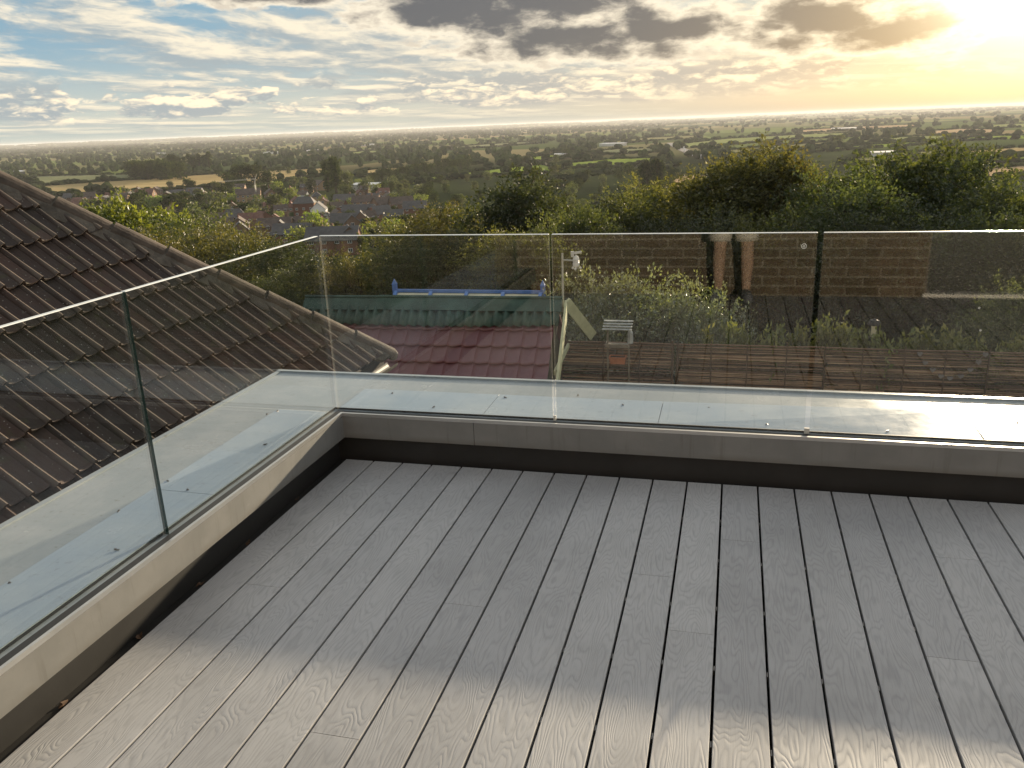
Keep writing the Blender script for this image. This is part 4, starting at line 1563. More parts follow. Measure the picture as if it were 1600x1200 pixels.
near = [
    # right hand hedge line above the glass
    (655, 336, 24, 'olive', 1.25, 'olive hawthorn bush right of the rooftops above the shed', 1),
    (715, 322, 22, 'olive', 1.2, 'wide olive bush just left of the dark central tree', 1),
    (790, 285, 19, 'dark', 1.0, 'dark dense tree rising over the middle of the back glass', 1),
    (832, 264, 20, 'dark', .95, 'tallest dark tree at the centre, its top against the green fields', 1),
    (905, 322, 17, 'mid', 1.0, 'loose mid green bush right of the dark central tree', 1),
    (960, 300, 21, 'mid', 1.1, 'leafy green bush between the central tree and the hedge', 1),
    (1040, 282, 24, 'olive', 1.1, 'olive tree at the left end of the tall hedge', 1),
    (1098, 262, 22, 'olive', 1.0, 'upright olive tree in the hedge left of its highest top', 1),
    (1150, 232, 21, 'olive', 1.0, 'tall tree with the first high top of the hedge', 1),
    (1200, 250, 23, 'mid', 1.0, 'rounded hedge tree between the two high tops', 1),
    (1248, 228, 22, 'olive', .95, 'tall hedge tree with a spiky top above the etched stamp', 1),
    (1300, 268, 20, 'mid', 1.0, 'lower hedge tree in the dip left of the right-hand dome', 1),
    (1350, 285, 18, 'mid', 1.1, 'low bushy hedge tree in the dip below the far fields', 1),
    (1410, 245, 22, 'mid', 1.0, 'hedge tree forming the left shoulder of the right-hand dome', 1),
    (1462, 222, 22, 'mid', 1.05, 'dome-shaped hedge tree highest on the right', 1),
    (1512, 246, 21, 'dark', 1.0, 'dark hedge tree forming the right shoulder of the dome', 1),
    (1570, 288, 19, 'mid', 1.1, 'low hedge tree near the right edge of the view', 1),
    (1635, 275, 20, 'dark', 1.1, 'dark hedge tree cut by the right edge of the view', 1),
    # second row that closes the hedge lower down
    (560, 392, 17, 'olive', 1.15, 'olive bush under the rooftops, seen through the corner panel', 1),
    (625, 378, 16, 'dark', 1.2, 'dark bush directly behind the left greenhouse finial', 1),
    (700, 366, 17, 'dark', 1.25, 'dark bush behind the middle of the greenhouse', 1),
    (775, 360, 15.5, 'olive', 1.1, 'olive bush behind the right end of the greenhouse', 1),
    (845, 350, 15, 'mid', 1.0, 'mid green bush behind the weather station', 1),
    (930, 362, 16, 'dark', 1.2, 'dark bush below the leafy green bush, left of the bird table', 1),
    (1010, 345, 18, 'dark', 1.2, 'dark bush behind the grey-green shrub', 1),
    (1090, 335, 17, 'dark', 1.25, 'dark undergrowth bush beneath the first high hedge top', 1),
    (1180, 330, 18, 'olive', 1.2, 'olive bush low in the hedge, middle of the stamped panel', 1),
    (1265, 335, 17, 'dark', 1.25, 'dark bush behind the gap of the two right panels', 1),
    (1350, 340, 16, 'dark', 1.25, 'dark bush behind the lantern', 1),
    (1440, 325, 17, 'dark', 1.3, 'dark bush beneath the right-hand dome, behind the hearts', 1),
    (1530, 335, 16, 'dark', 1.3, 'dark bush right of the heart garland', 1),
    (1620, 335, 16, 'dark', 1.3, 'dark bush at the far right end of the fence', 1),
    # left, beyond the neighbour's roof
    (205, 316, 62, 'bright', 1.05, 'bright yellow-green tree over the neighbour hip, furthest left', 1),
    (262, 330, 46, 'mid', 1.05, 'greyish green tree right of the bright tree', 1),
    (318, 352, 36, 'olive', 1.15, 'olive bush behind the middle of the neighbour hip', 1),
    (372, 366, 30, 'olive', 1.15, 'olive bush behind the lower neighbour hip', 1),
    (428, 376, 26, 'dark', 1.15, 'dark bush crossing the top rail of the side glass', 1),
    (478, 398, 22, 'dark', 1.15, 'dark bush behind the glass corner', 1),
    (250, 362, 30, 'olive', 1.2, 'low olive bush tucked behind the neighbour hip', 1),
    (520, 415, 19, 'olive', 1.1, 'olive bush lowest behind the corner glass', 1),
    (440, 425, 18, 'mid', 1.1, 'mid green bush beyond the eaves of the neighbour roof', 1),
]
rg = random.Random(77)
for n_, (px, yt, D, kind, wz, lab, _) in enumerate(near):
    loc, H = by_px(px, yt, D)
    pool = SLIM if n_ < 18 and n_ not in (0, 1) else BUSH
    ms = pool[kind][n_ % len(pool[kind])]
    if pool is BUSH and 18 <= n_ < 32:
        wz *= .8
    plant_tree('hedge_tree', ms, loc, H / ms[2], rg.random() * 6.28, lab, 'tree', None, wz * 1.08)
for (px, yt, D, lab, sc_) in ((935, 428, 11.9, 'grey-green shrub beside the weather station mast', .75), (1000, 430, 12.3, 'broad grey-green shrub above the bird table', .85),
                              (1062, 444, 12.0, 'grey-green shrub right of the bird table', .8), (1108, 470, 11.6, 'small grey-green shrub at the right end of the shrubs', .7)):
    loc, H = by_px(px, yt, D)
    plant_tree('garden_shrub', BUSH['grey'][0], loc, H / BUSH['grey'][0][2], rg.random() * 6.28, lab, 'shrub', 'grey-green shrubs behind the fence', sc_)
loc, H = by_px(1598, 415, 12.0)
plant_tree('garden_shrub', BUSH['mid'][0], loc, H / BUSH['grey'][0][2], 1.2, 'feathery green shrub at the right edge above the fence', 'shrub', None, .8)

# leafy stems that grow up behind the fence
def stem_plant(seed, H):
    rng = np.random.default_rng(seed)
    mb = MB()
    P, A = [], []
    for s_ in range(9):
        th = rng.uniform(0, 6.28)
        top = np.array([math.cos(th) * rng.uniform(.03, .22), math.sin(th) * rng.uniform(.03, .15), H * rng.uniform(.80, 1.0)])
        base = top * np.array([.2, .2, 0])
        mb.tube([tuple(base), tuple(base * .5 + top * .5 + rng.normal(0, .02, 3)), tuple(top)], [.006, .004, .002], 4)
        t = np.sqrt(rng.uniform(.15, 1, 85))
        P.append(base + (top - base) * t[:, None] + rng.normal(0, .045, (85, 3)) * (1.35 - t)[:, None] * 1.4)
        A.append(rng.normal(0, 1, (85, 3)) + np.array([0, 0, .4]))
    v, f = leaves(np.concatenate(P), np.concatenate(A), .05, rng, .5)
    return mb.mesh('stem', simple('green_stem', (.07, .075, .03), .7, 0, .2, 12)), np_mesh('leaves', v, f, L_climb)


L_climb = leafmat('leaf_climber', (.085, .115, .030), (.25, .27, .095), .48)
SP = [stem_plant(300 + q, 1.0) for q in range(4)]
tops = [(1130, 512), (1150, 492), (1172, 520), (1196, 516), (1222, 508), (1248, 502), (1268, 508), (1284, 490), (1296, 504), (1314, 492), (1332, 510), (1348, 506), (1388, 522), (1412, 520), (1432, 514), (1452, 512), (1470, 508),
        (1482, 512), (1505, 530), (1526, 522), (1552, 534), (1576, 526), (1600, 515)]
for q, (px, yt) in enumerate(tops):
    pt = on_y(px, yt, 7.22 + .14 * (q % 3))
    loc = np.array([pt[0], pt[1], float(ground_z(pt[0], pt[1]))])
    H = pt[2] - loc[2]
    st, lv = SP[q % 4]
    o = thing('climbing_plant', 'leafy green stems showing above the top of the willow fence', 'plant', loc, q * 1.7, 'plants along the top of the fence')
    o.scale = (1.15, 1.15, H)
    link('stem', st, o)
    link('leaves', lv, o)
# white blossoms among the stems at the right
mb = MB()
for k in range(5):
    t = k * 1.2566
    c_, s_ = math.cos(t), math.sin(t)
    mb.add([(0, 0, 0), (.016 * c_ - .009 * s_, -.004, .016 * s_ + .009 * c_), (.030 * c_, -.006, .030 * s_), (.016 * c_ + .009 * s_, -.004, .016 * s_ - .009 * c_)], [(0, 1, 2, 3), (3, 2, 1, 0)])
M_blos = simple('white_petal', (.75, .75, .70), .6, 0, .05, 20)
bm_ = mb.mesh('petals', M_blos)
for q, (px, py, lab) in enumerate(((1530, 481, 'white flower on a tall stem over the right end of the fence, upper one'), (1532, 516, 'white flower over the right end of the fence, lower one'))):
    p = on_y(px, py, 7.25)
    o = thing('white_flower', lab, 'flower', (p[0], p[1], -2.92), 0, 'white flowers over the fence')
    link('petals', bm_, o, (0, 0, p[2] + 2.92)).scale = (.6, .6, .6)
    part('stem', MB().tube([(0, .01, 0), (.03, .02, (p[2] + 2.92) * .6), (0, .006, p[2] + 2.92)], [.006, .004, .002], 5), simple('green_stem', (.07, .075, .03), .7), o)

# ------------------------------------------------------------------ the town in the valley
M_tb = [m_townbrick('town_brick_orange', (.22, .14, .095), (.29, .185, .125)), m_townbrick('town_brick_red', (.20, .095, .065), (.25, .12, .085)), m_townbrick('town_brick_buff', (.42, .28, .17), (.48, .34, .22)),
        simple('town_white_render', (.72, .71, .68), .8, 0, .06, .6)]
M_tr = [simple('town_roof_brown', (.085, .062, .050), .85, 0, .25, .7), simple('town_roof_grey', (.075, .072, .072), .8, 0, .2, .7), simple('town_roof_red', (.14, .065, .048), .85, 0, .25, .7)]
M_win = simple('town_window_glass', (.035, .045, .055), .12, 0, .2, 2)
M_wfr = simple('town_white_frame', (.70, .70, .68), .5, 0, .05, 2)
M_door = simple('town_door', (.10, .05, .04), .5, 0, .2, 2)


def house(label, L, Dp, hw_, rise, mw, mr, hip=False, chim=1, loc=(0, 0, 0), rz=0, group=None, porch=False):
    """ridge along local x; gables at both x ends"""
    o = thing('town_house', label, 'house', loc, rz, group)
    x, y = L / 2, Dp / 2
    mb = MB()
    mb.box(-x, x, -y, y, -1.5, hw_)
    if not hip:
        for s_ in (-1, 1):
            mb.add([(s_ * x, -y, hw_), (s_ * x, y, hw_), (s_ * x, 0, hw_ + rise), (s_ * (x - .3), -y, hw_), (s_ * (x - .3), y, hw_), (s_ * (x - .3), 0, hw_ + rise)], [(0, 1, 2), (5, 4, 3)])
    wall = part('wall', mb, M_tb[mw], o)
    e = .35
    r = MB()
    zi = x * .45 if hip else 0
    k = rise / y
    for s_ in (-1, 1):
        a = [(-x - e, s_ * (y + e), hw_ - k * e), (x + e, s_ * (y + e), hw_ - k * e), (x + e - zi, 0, hw_ + rise), (-x - e + zi, 0, hw_ + rise)]
        r.hexa([(p[0], p[1], p[2] + .02) for p in a] + [(p[0], p[1], p[2] + .17) for p in a])
    if hip:
        for s_ in (-1, 1):
            a = [(s_ * (x + e), -y - e, hw_ - k * e), (s_ * (x + e), y + e, hw_ - k * e), (s_ * (x + e - zi), .01, hw_ + rise), (s_ * (x + e - zi), -.01, hw_ + rise)]
            r.hexa([(p[0], p[1], p[2] + .015) for p in a] + [(p[0], p[1], p[2] + .165) for p in a])
    rf = part('roof', r, M_tr[mr], o)
    for c in range(chim):
        cx = (x * .55) * (1 if c == 0 else -1)
        part('chimney', MB().box(cx - .35, cx + .35, -.3, .3, hw_ + rise - .9, hw_ + rise + .9).box(cx - .4, cx + .4, -.35, .35, hw_ + rise + .9, hw_ + rise + 1.02).lathe([(.12, hw_ + rise + 1.02), (.10, hw_ + rise + 1.35)], (cx, 0, 0), 6), M_tb[1 if mw != 1 else 0], rf)
    wm = WM.get('w')
    nfl = 2 if hw_ > 4 else 1
    for fl in range(nfl):
        z = 1.1 + fl * 2.6
        nw = max(2, int(L / 3.2))
        for q in range(nw):
            wx = -x + L * (q + .5) / nw
            for s_ in (-1, 1):
                if fl == 0 and q == nw // 2 and s_ < 0:
                    continue
                f_ = link('window', WM['f'], o, (wx, s_ * (y + .03), z), rz=0 if s_ < 0 else math.pi)
                link('pane', WM['p'], f_)
        for s_ in (-1, 1):
            f_ = link('window', WM['f'], o, (s_ * (x + .03), 0, z), rz=s_ * math.pi / 2)
            link('pane', WM['p'], f_)
    q = nw // 2
    wx = -x + L * (q + .5) / nw
    link('door', WM['d'], o, (wx, -(y + .03), 0))
    return o


WM = {}
mb = MB()
for (x0, x1, z0, z1) in ((-.65, .65, 0, .1), (-.65, .65, 1.1, 1.2), (-.65, -.56, .1, 1.1), (.56, .65, .1, 1.1), (-.04, .04, .1, 1.1)):
    mb.box(x0, x1, -.04, .03, z0, z1)
WM['f'] = mb.mesh('window', M_wfr)
WM['p'] = MB().box(-.56, .56, -.01, .02, .1, 1.1).mesh('pane', M_win)
WM['d'] = MB().box(-.48, .48, -.05, .02, 0, 2.05).box(-.58, -.48, -.06, .02, 0, 2.15).box(.48, .58, -.06, .02, 0, 2.15).box(-.48, .48, -.06, .02, 2.05, 2.15).mesh('door', M_door)

TOWN = [
    # px, base py, length, depth, wall, rise, wallmat, roofmat, hip, chimneys, facing (deg), label
    (342, 350, 13, 7, 3.0, 2.6, 0, 0, 0, 1, 12, 'long low orange brick house with a plain brown roof, left of the town'),
    (368, 350, 11, 9, 3.2, 4.2, 0, 1, 1, 0, 20, 'house with a pointed dark hipped roof beside the long low brick house'),
    (478, 338, 11, 8, 7.2, 3.0, 1, 1, 1, 1, 18, 'tall dark red brick house next to the white gabled house'),
    (500, 344, 8, 7.5, 5.6, 3.4, 3, 1, 0, 0, -70, 'white house with its gable towards us in the middle of the town'),
    (512, 350, 6, 6, 3.2, 2.4, 3, 1, 0, 0, -70, 'low white wing in front of the white gabled house'),
    (540, 325, 12, 8, 4.8, 3.2, 1, 1, 0, 1, 10, 'dark roofed house right of the white house, upper row'),
    (572, 328, 14, 8, 4.8, 3.2, 2, 0, 0, 1, 14, 'wide brown roofed house in the upper right row'),
    (598, 332, 10, 8, 4.8, 3.4, 0, 0, 0, 0, 60, 'house with a lit buff gable in the upper right row'),
    (628, 332, 12, 9, 4.8, 3.4, 0, 0, 0, 0, 35, 'rightmost orange brick house at the edge of the olive bushes'),
    (650, 340, 11, 8, 4.8, 3.2, 1, 1, 0, 1, 15, 'dark roofed house half hidden by the olive bushes'),
    (562, 346, 15, 8, 4.8, 3.2, 1, 1, 0, 1, 8, 'long dark roofed terrace in the lower right row'),
    (594, 350, 10, 8, 4.8, 3.4, 0, 1, 0, 0, 55, 'gabled house at the right end of the lower row'),
    (546, 365, 13, 8, 4.8, 3.4, 1, 1, 0, 0, 12, 'dark roofed house below the dark terrace'),
    (552, 366, 6, 6.5, 4.8, 3.0, 0, 1, 0, 0, -62, 'small orange gable left of a taller orange gable'),
    (566, 364, 7, 7, 5.2, 3.6, 0, 1, 0, 0, -66, 'taller orange gable right of the small one'),
    (524, 398, 15, 8, 4.8, 3.4, 1, 1, 0, 0, 12, 'dark roof seen through the corner glass'),
    (548, 396, 7, 7, 4.8, 3.4, 0, 1, 0, 0, -60, 'lit orange gable seen through the corner glass'),
    (345, 368, 13, 8, 4.4, 3.0, 0, 0, 0, 0, 16, 'brown roofed house in the front left row'),
    (376, 366, 11, 8, 4.4, 3.0, 0, 0, 0, 1, -60, 'brick gable house in the front left row'),
    (395, 358, 11, 8, 4.4, 3.0, 0, 2, 0, 0, 20, 'house with a reddish roof in the front left row'),
    (412, 356, 9, 8, 4.4, 3.2, 1, 2, 0, 0, -40, 'red roofed house beside the reddish roof'),
    (433, 370, 14, 8, 4.4, 3.2, 0, 0, 0, 0, 8, 'long brown roof in the front middle row'),
    (457, 368, 13, 8, 4.4, 3.2, 0, 0, 0, 0, 14, 'second long brown roof in the front middle row'),
    (441, 376, 6, 6, 4.6, 3.2, 0, 1, 0, 0, -64, 'orange gable in front of the long brown roofs'),
    (378, 378, 7, 7, 4.6, 3.2, 0, 1, 0, 0, -58, 'orange gable at the front left above the hedge'),
    (462, 384, 14, 8, 4.6, 3.2, 1, 1, 0, 0, 8, 'dark roof just above the side glass rail'),
    (390, 316, 16, 10, 5.5, 3.6, 2, 0, 0, 0, 25, 'large pale house under the crane'),
    (424, 312, 9, 8, 4.4, 3.0, 0, 0, 0, 0, -50, 'small lit house right of the crane'),
    (500, 297, 12, 9, 4.6, 3.2, 2, 0, 0, 0, -30, 'house behind the dark conifer'),
    (470, 312, 10, 7, 3.4, 2.4, 3, 0, 0, 0, 10, 'low white house left of the tall poplar'),
]
for t_ in TOWN:
    g, D = ground(t_[0], t_[1])
    house(t_[11], t_[2], t_[3], t_[4], t_[5], t_[6], t_[7], bool(t_[8]), t_[9], g, R(t_[10]))
WALLN = ['orange brick', 'dark red brick', 'buff brick', 'white']
ROOFN = ['brown', 'grey', 'reddish']
row = [(112, 318), (126, 322), (140, 317), (152, 326), (166, 319), (178, 314), (190, 318), (205, 312), (218, 309), (231, 312), (246, 308), (262, 312), (278, 309), (292, 312), (306, 310), (322, 318), (335, 312), (352, 320), (130, 330), (146, 334)]
rg = random.Random(31)
for k, (px, py) in enumerate(row):
    g, D = ground(px, py)
    wm_, wr_ = rg.choice([0, 0, 1, 2, 3]), rg.choice([0, 1, 2])
    house('%s house with a %s roof in the far row below the tan field' % (WALLN[wm_], ROOFN[wr_]), rg.uniform(8, 12), 7.5, rg.choice([3.2, 4.8]), rg.uniform(2.6, 3.4), wm_, wr_, False, rg.choice([0, 1]), g,
          R(rg.choice([10, 20, -60, -70, 40])), 'far row: %s houses with %s roofs' % (WALLN[wm_], ROOFN[wr_]))

rg = random.Random(53)
k = 0
spots = [(t_[0], t_[1]) for t_ in TOWN] + row
HP = [(225, 322), (330, 300), (440, 296), (540, 300), (660, 318), (655, 350), (600, 385), (500, 392), (400, 385), (320, 352)]
tries = 0
while k < 38 and tries < 5000:
    tries += 1
    px, py = rg.uniform(225, 660), rg.uniform(296, 392)
    if not in_poly(px, py, HP) or any(abs(px - q[0]) < 15 and abs(py - q[1]) < 8 for q in spots):
        continue
    spots.append((px, py))
    g, D = ground(px, py)
    wm_ = rg.choice([0, 0, 0, 1, 2, 2])
    wr_ = rg.choice([0, 0, 1, 2])
    house('%s house with a %s roof half hidden by trees in the town' % (WALLN[wm_], ROOFN[wr_]), rg.uniform(6, 9), rg.uniform(5.5, 6.8), rg.choice([2.8, 4.2, 4.4]), rg.uniform(2.2, 2.9), wm_, wr_, rg.random() < .15, rg.choice([0, 1]), g,
          R(rg.choice([8, 16, -60, -68, 40, -50])), '%s houses with %s roofs half hidden by trees' % (WALLN[wm_], ROOFN[wr_]))
    k += 1

# tower crane standing among the roofs
g, D = ground(402, 316)
cr = thing('tower_crane', 'thin pale tower crane with a level jib over the town', 'crane', g)
M_cr = simple('pale_crane_steel', (.55, .53, .45), .5, .2, .1, 1)
Hc = D * (316 - 283) / 1297
u = np.array([CR[0], CR[1], 0])
u /= np.linalg.norm(u)
mb = MB()
for a in (-.35, .35):
    for b in (-.35, .35):
        mb.tube([(a, b, 0), (a * .8, b * .8, Hc * .75)], .09, 4)
for q in range(12):
    z0, z1 = Hc * .75 * q / 12, Hc * .75 * (q + 1) / 12
    mb.bar((-.35, -.3, z0), (.35, -.3, z1), .08, .08)
    mb.bar((.3, -.35, z0), (.3, .35, z1), .08, .08)
part('mast', mb, M_cr, cr)
part('mast_head', MB().tube([(0, 0, Hc * .75), tuple(u * .15 + np.array([0, 0, Hc * .9])), tuple(u * .9 + np.array([0, 0, Hc * 1.05])), tuple(u * 2.2 + np.array([0, 0, Hc * 1.22]))], [.22, .20, .16, .10], 6), M_cr, cr)
a, b = u * 1.0 + np.array([0, 0, Hc * .99]), u * -(D * 52 / 1297) + np.array([0, 0, Hc * .93])
mb = MB().bar(tuple(a), tuple(b), .16, .16).bar(tuple(a + np.array([0, 0, .7])), tuple(b + np.array([0, 0, .5])), .12, .12)
for q in range(22):
    p0, p1 = a + (b - a) * q / 22, a + (b - a) * (q + 1) / 22
    mb.bar(tuple(p0), tuple(p1 + np.array([0, 0, .6])), .08, .08)
part('jib', mb, M_cr, cr)

# long grey grandstand-like shed at the far left and pale distant sheds
def shed_far(px, py, L, Dp, h, label, group=None, mw=(.5, .5, .5), rz=0, mroof=(.55, .58, .62)):
    g, D = ground(px, py)
    o = thing('distant_building', label, 'building', g, rz, group)
    part('wall', MB().box(-L / 2, L / 2, -Dp / 2, Dp / 2, -.5, h), simple('far_wall_%.2f' % mw[0], mw, .8, 0, .08, .2), o)
    part('roof', MB().hexa([(-L / 2 - .6, -Dp / 2 - .6, h + .002), (L / 2 + .6, -Dp / 2 - .6, h + .002), (L / 2 + .6, Dp / 2 + .6, h + .9), (-L / 2 - .6, Dp / 2 + .6, h + .9),
                            (-L / 2 - .6, -Dp / 2 - .6, h + .4), (L / 2 + .6, -Dp / 2 - .6, h + .4), (L / 2 + .6, Dp / 2 + .6, h + 1.4), (-L / 2 - .6, Dp / 2 + .6, h + 1.4)]), simple('far_roof_%.2f' % mroof[0], mroof, .5, 0, .08, .2), o)
    return o


o = shed_far(28, 274, 46, 14, 5.2, 'long shed with a pale roof and dark open front at the far left', None, (.05, .055, .06), R(-38), (.55, .58, .62))
g, D = ground(28, 274)
for k in range(5):
    part('pillar', MB().box(-22 + 11 * k - .25, -22 + 11 * k + .25, -7.35, -7.02, 0, 5.2), M_wfr, o)
# ------------------------------------------------------------------ fields and roads on the valley floor
FM = {
    'tan': m_field('dry_grass_field', (.33, .25, .115), (.44, .34, .17)),
    'tan2': m_field('stubble_field', (.40, .29, .165), (.48, .36, .22), .35, .4),
    'green': m_field('bright_pasture', (.19, .26, .045), (.26, .32, .065)),
    'pale': m_field('pale_green_field', (.20, .24, .085), (.28, .30, .12), .2, 1.0),
    'olive': m_field('olive_pasture', (.18, .185, .085), (.25, .235, .11)),
    'greyg': m_field('grey_green_meadow', (.16, .18, .095), (.22, .225, .12)),
}
FIELDS = [
    ('greyg', [(30, 282), (60, 276), (150, 274), (215, 273), (222, 281), (150, 285), (60, 292)]),
    ('tan', [(50, 304), (60, 292), (150, 285.5), (225, 281), (300, 275), (380, 270), (470, 265.5), (520, 263), (524, 272), (430, 285), (330, 293), (210, 300), (110, 306)]),
    ('tan', [(560, 274), (572, 266), (640, 262), (645, 266), (600, 273), (570, 277)]),
    ('green', [(612, 288), (650, 281), (720, 272), (800, 262), (845, 258), (872, 262), (866, 270), (800, 272), (700, 281), (640, 288.5)]),
    ('green', [(806, 252), (830, 246), (880, 242), (895, 244), (870, 250), (812, 255)]),
    ('green', [(880, 256), (960, 249), (1035, 247), (1040, 254), (960, 258), (886, 264)]),
    ('greyg', [(905, 240), (960, 234), (1020, 232), (1030, 238), (950, 242), (912, 246)]),
    ('pale', [(930, 268), (1000, 262), (1040, 260), (1044, 265), (990, 268), (934, 274)]),
    ('tan2', [(1034, 292), (1046, 279), (1090, 273), (1122, 276), (1124, 290), (1100, 294)]),
    ('tan2', [(850, 288), (870, 280), (900, 282), (890, 292)]),
    ('pale', [(1060, 226), (1140, 217), (1250, 211), (1330, 208), (1330, 214), (1230, 219), (1150, 226), (1070, 232)]),
    ('olive', [(1130, 236), (1220, 228), (1300, 222), (1312, 228), (1220, 236), (1140, 243)]),
    ('green', [(1255, 235), (1360, 227), (1440, 222), (1445, 226), (1360, 232), (1262, 239)]),
    ('pale', [(1330, 222), (1420, 214), (1500, 212), (1506, 218), (1420, 221), (1340, 227)]),
    ('tan2', [(1448, 206), (1500, 202), (1560, 203), (1560, 210), (1500, 211), (1452, 211)]),
    ('green', [(1475, 218), (1560, 213), (1640, 212), (1640, 217), (1560, 218), (1480, 222)]),
    ('tan', [(1505, 238), (1580, 232), (1680, 228), (1680, 240), (1590, 243), (1510, 246)]),
    ('green', [(1515, 252), (1600, 246), (1690, 242), (1690, 249), (1600, 253), (1522, 258)]),
    ('tan2', [(1525, 266), (1600, 259), (1700, 254), (1700, 270), (1600, 276), (1530, 276)]),
    ('olive', [(1320, 250), (1400, 240), (1480, 235), (1490, 244), (1410, 250), (1330, 260)]),
    ('olive', [(955, 222), (1010, 216), (1090, 212), (1095, 216), (1020, 220), (960, 226)]),
    ('pale', [(540, 240), (575, 236), (600, 236), (595, 240), (550, 243)]),
    ('greyg', [(690, 232), (760, 226), (830, 222), (835, 225), (770, 230), (700, 235)]),
    ('pale', [(330, 242), (420, 236), (425, 238), (340, 245)]),
    ('tan2', [(1240, 205), (1330, 199), (1430, 195), (1436, 199), (1340, 203), (1250, 209)]),
    ('pale', [(1540, 196), (1620, 193), (1690, 192), (1690, 196), (1620, 198), (1546, 201)]),
]


def hor(x):
    return 226.9 - x * .04088


for kind, P in FIELDS:
    # densified outline dropped on the ground
    ring = []
    for i in range(len(P)):
        a, b = P[i], P[(i + 1) % len(P)]
        for q in range(4):
            t = q / 4
            ring.append(ground(a[0] + (b[0] - a[0]) * t, a[1] + (b[1] - a[1]) * t)[0])
    ring = np.array(ring)
    lift = .25 + .0004 * np.linalg.norm(ring[:, :2].mean(0))
    bm = bmesh.new()
    top = [bm.verts.new((p[0], p[1], p[2] + lift)) for p in ring]
    f = bm.faces.new(top)
    bmesh.ops.triangulate(bm, faces=[f])
    bm.normal_update()
    for f in bm.faces:
        if f.normal.z < 0:
            f.normal_flip()
    me = bpy.data.meshes.new('field')
    bm.to_mesh(me)
    bm.free()
    me.materials.append(FM[kind])
    link('field', me, kind='structure')

# road with a few pale vehicles
road_px = [(1048, 224), (1056, 229), (1068, 235), (1082, 241), (1096, 246), (1112, 250)]
rp = [ground(*p)[0] for p in road_px]
mb = MB()
for a, b in zip(rp[:-1], rp[1:]):
    d = (b - a)[:2]
    nn = np.array([-d[1], d[0]]) / np.linalg.norm(d) * 7
    mb.add([(a[0] - nn[0], a[1] - nn[1], a[2] + .9), (b[0] - nn[0], b[1] - nn[1], b[2] + .9), (b[0] + nn[0], b[1] + nn[1], b[2] + .9), (a[0] + nn[0], a[1] + nn[1], a[2] + .9)], [(0, 1, 2, 3)])
link('road', mb.mesh('road', simple('asphalt', (.10, .10, .10), .6, 0, .15, .05)), kind='structure')
M_van = simple('white_vehicle', (.72, .72, .70), .3, 0, .03, 1)
M_tyre = simple('tyre', (.02, .02, .02), .8)
vb = MB().box(-3.0, 1.6, -1.05, 1.05, .5, 2.9)
vb.hexa([(1.6, -1.0, .5), (3.2, -1.0, .5), (3.2, 1.0, .5), (1.6, 1.0, .5), (1.6, -1.0, 2.5), (2.2, -.95, 2.5), (2.2, .95, 2.5), (1.6, 1.0, 2.5)])
vbm = vb.mesh('body', M_van)
wmh = MB()
for x in (-2, 2.2):
    for y in (-1.06, 1.06):
        wmh.tube([(x, y - .1, .45), (x, y + .1, .45)], .45, 8)
wmm = wmh.mesh('wheels', M_tyre)
wsm = MB().hexa([(2.24, -.85, 1.75), (2.74, -.85, 1.4), (2.74, .85, 1.4), (2.24, .85, 1.75), (2.26, -.8, 2.4), (2.30, -.8, 2.4), (2.30, .8, 2.4), (2.26, .8, 2.4)]).mesh('windscreen', M_win)
for k, (i, t) in enumerate(((0, .6), (1, .3), (1, .8), (2, .4), (3, .2), (3, .5), (3, .8), (4, .3), (4, .7))):
    a, b = rp[i], rp[i + 1]
    p = a + (b - a) * t
    o = thing('van', 'tiny pale van on the distant road through the valley', 'van', (p[0] + (-3 if k % 2 else 3), p[1], p[2] + .95), math.atan2(b[1] - a[1], b[0] - a[0]) + (math.pi if k % 2 else 0), 'vans on the distant road')
    link('body', vbm, o)
    link('wheels', wmm, o)
    link('windscreen', wsm, o)
for k, (px, py, L, lab) in enumerate([(958, 228, 46, 'pale pinkish building among trees left of the distant road'), (1320, 203, 60, 'white farm shed on the far plain to the right'), (1380, 245, 22, 'pale pointed roof between the hedge tops at the right'),
                                      (245, 242, 60, 'white shed glinting behind the row of poplars'), (440, 240, 80, 'long white roof in the middle distance'), (575, 228, 40, 'small white house cluster in the far woods'),
                                      (490, 238, 50, 'pale shed right of the long white roof'), (575, 297, 24, 'white vehicles and shed behind the tall poplar'), (215, 220, 160, 'hospital-like block on the left skyline'), (250, 221, 90, 'dark slab building on the left skyline'),
                                      (48, 229, 120, 'pale block near the left skyline'), (885, 246, 30, 'white barn at the green strips')]):
    dark = 'dark' in lab
    shed_far(px, py, L, L * .35, 4 if L < 90 else 14, lab, None, (.6, .58, .55) if not dark else (.2, .2, .2), R(-20 + 15 * (k % 3)), (.62, .62, .62) if not dark else (.2, .2, .22))

# ------------------------------------------------------------------ trees of the valley
MID = [tree_meshes(401 + q, 10, 9, 330, 4, .95, 16, L_far if q < 2 else L_mid, .12, .7, 1, 7) for q in range(4)]
MIDB = [tree_meshes(421, 10, 9, 330, 4, .95, 16, L_bright, .12, .7, 1, 7)]
POP = [tree_meshes(431 + q, 14, 4.0, 330, 4, .9, 22, L_far, .06, .7, 1, 6) for q in range(2)]
CON = [tree_meshes(441, 12, 6.0, 330, 4, .9, 18, L_dark, .05, .7, 1, 6)]


def vtree(px, yb, hpx, ms, base, name, lab, group=None, wz=1.0, cat='tree'):
    g, D = ground(px, yb)
    H = hpx * D / 1297.6
    return plant_tree(name, ms, g, H / ms[2], rg.random() * 6.28, lab, cat, group, wz)


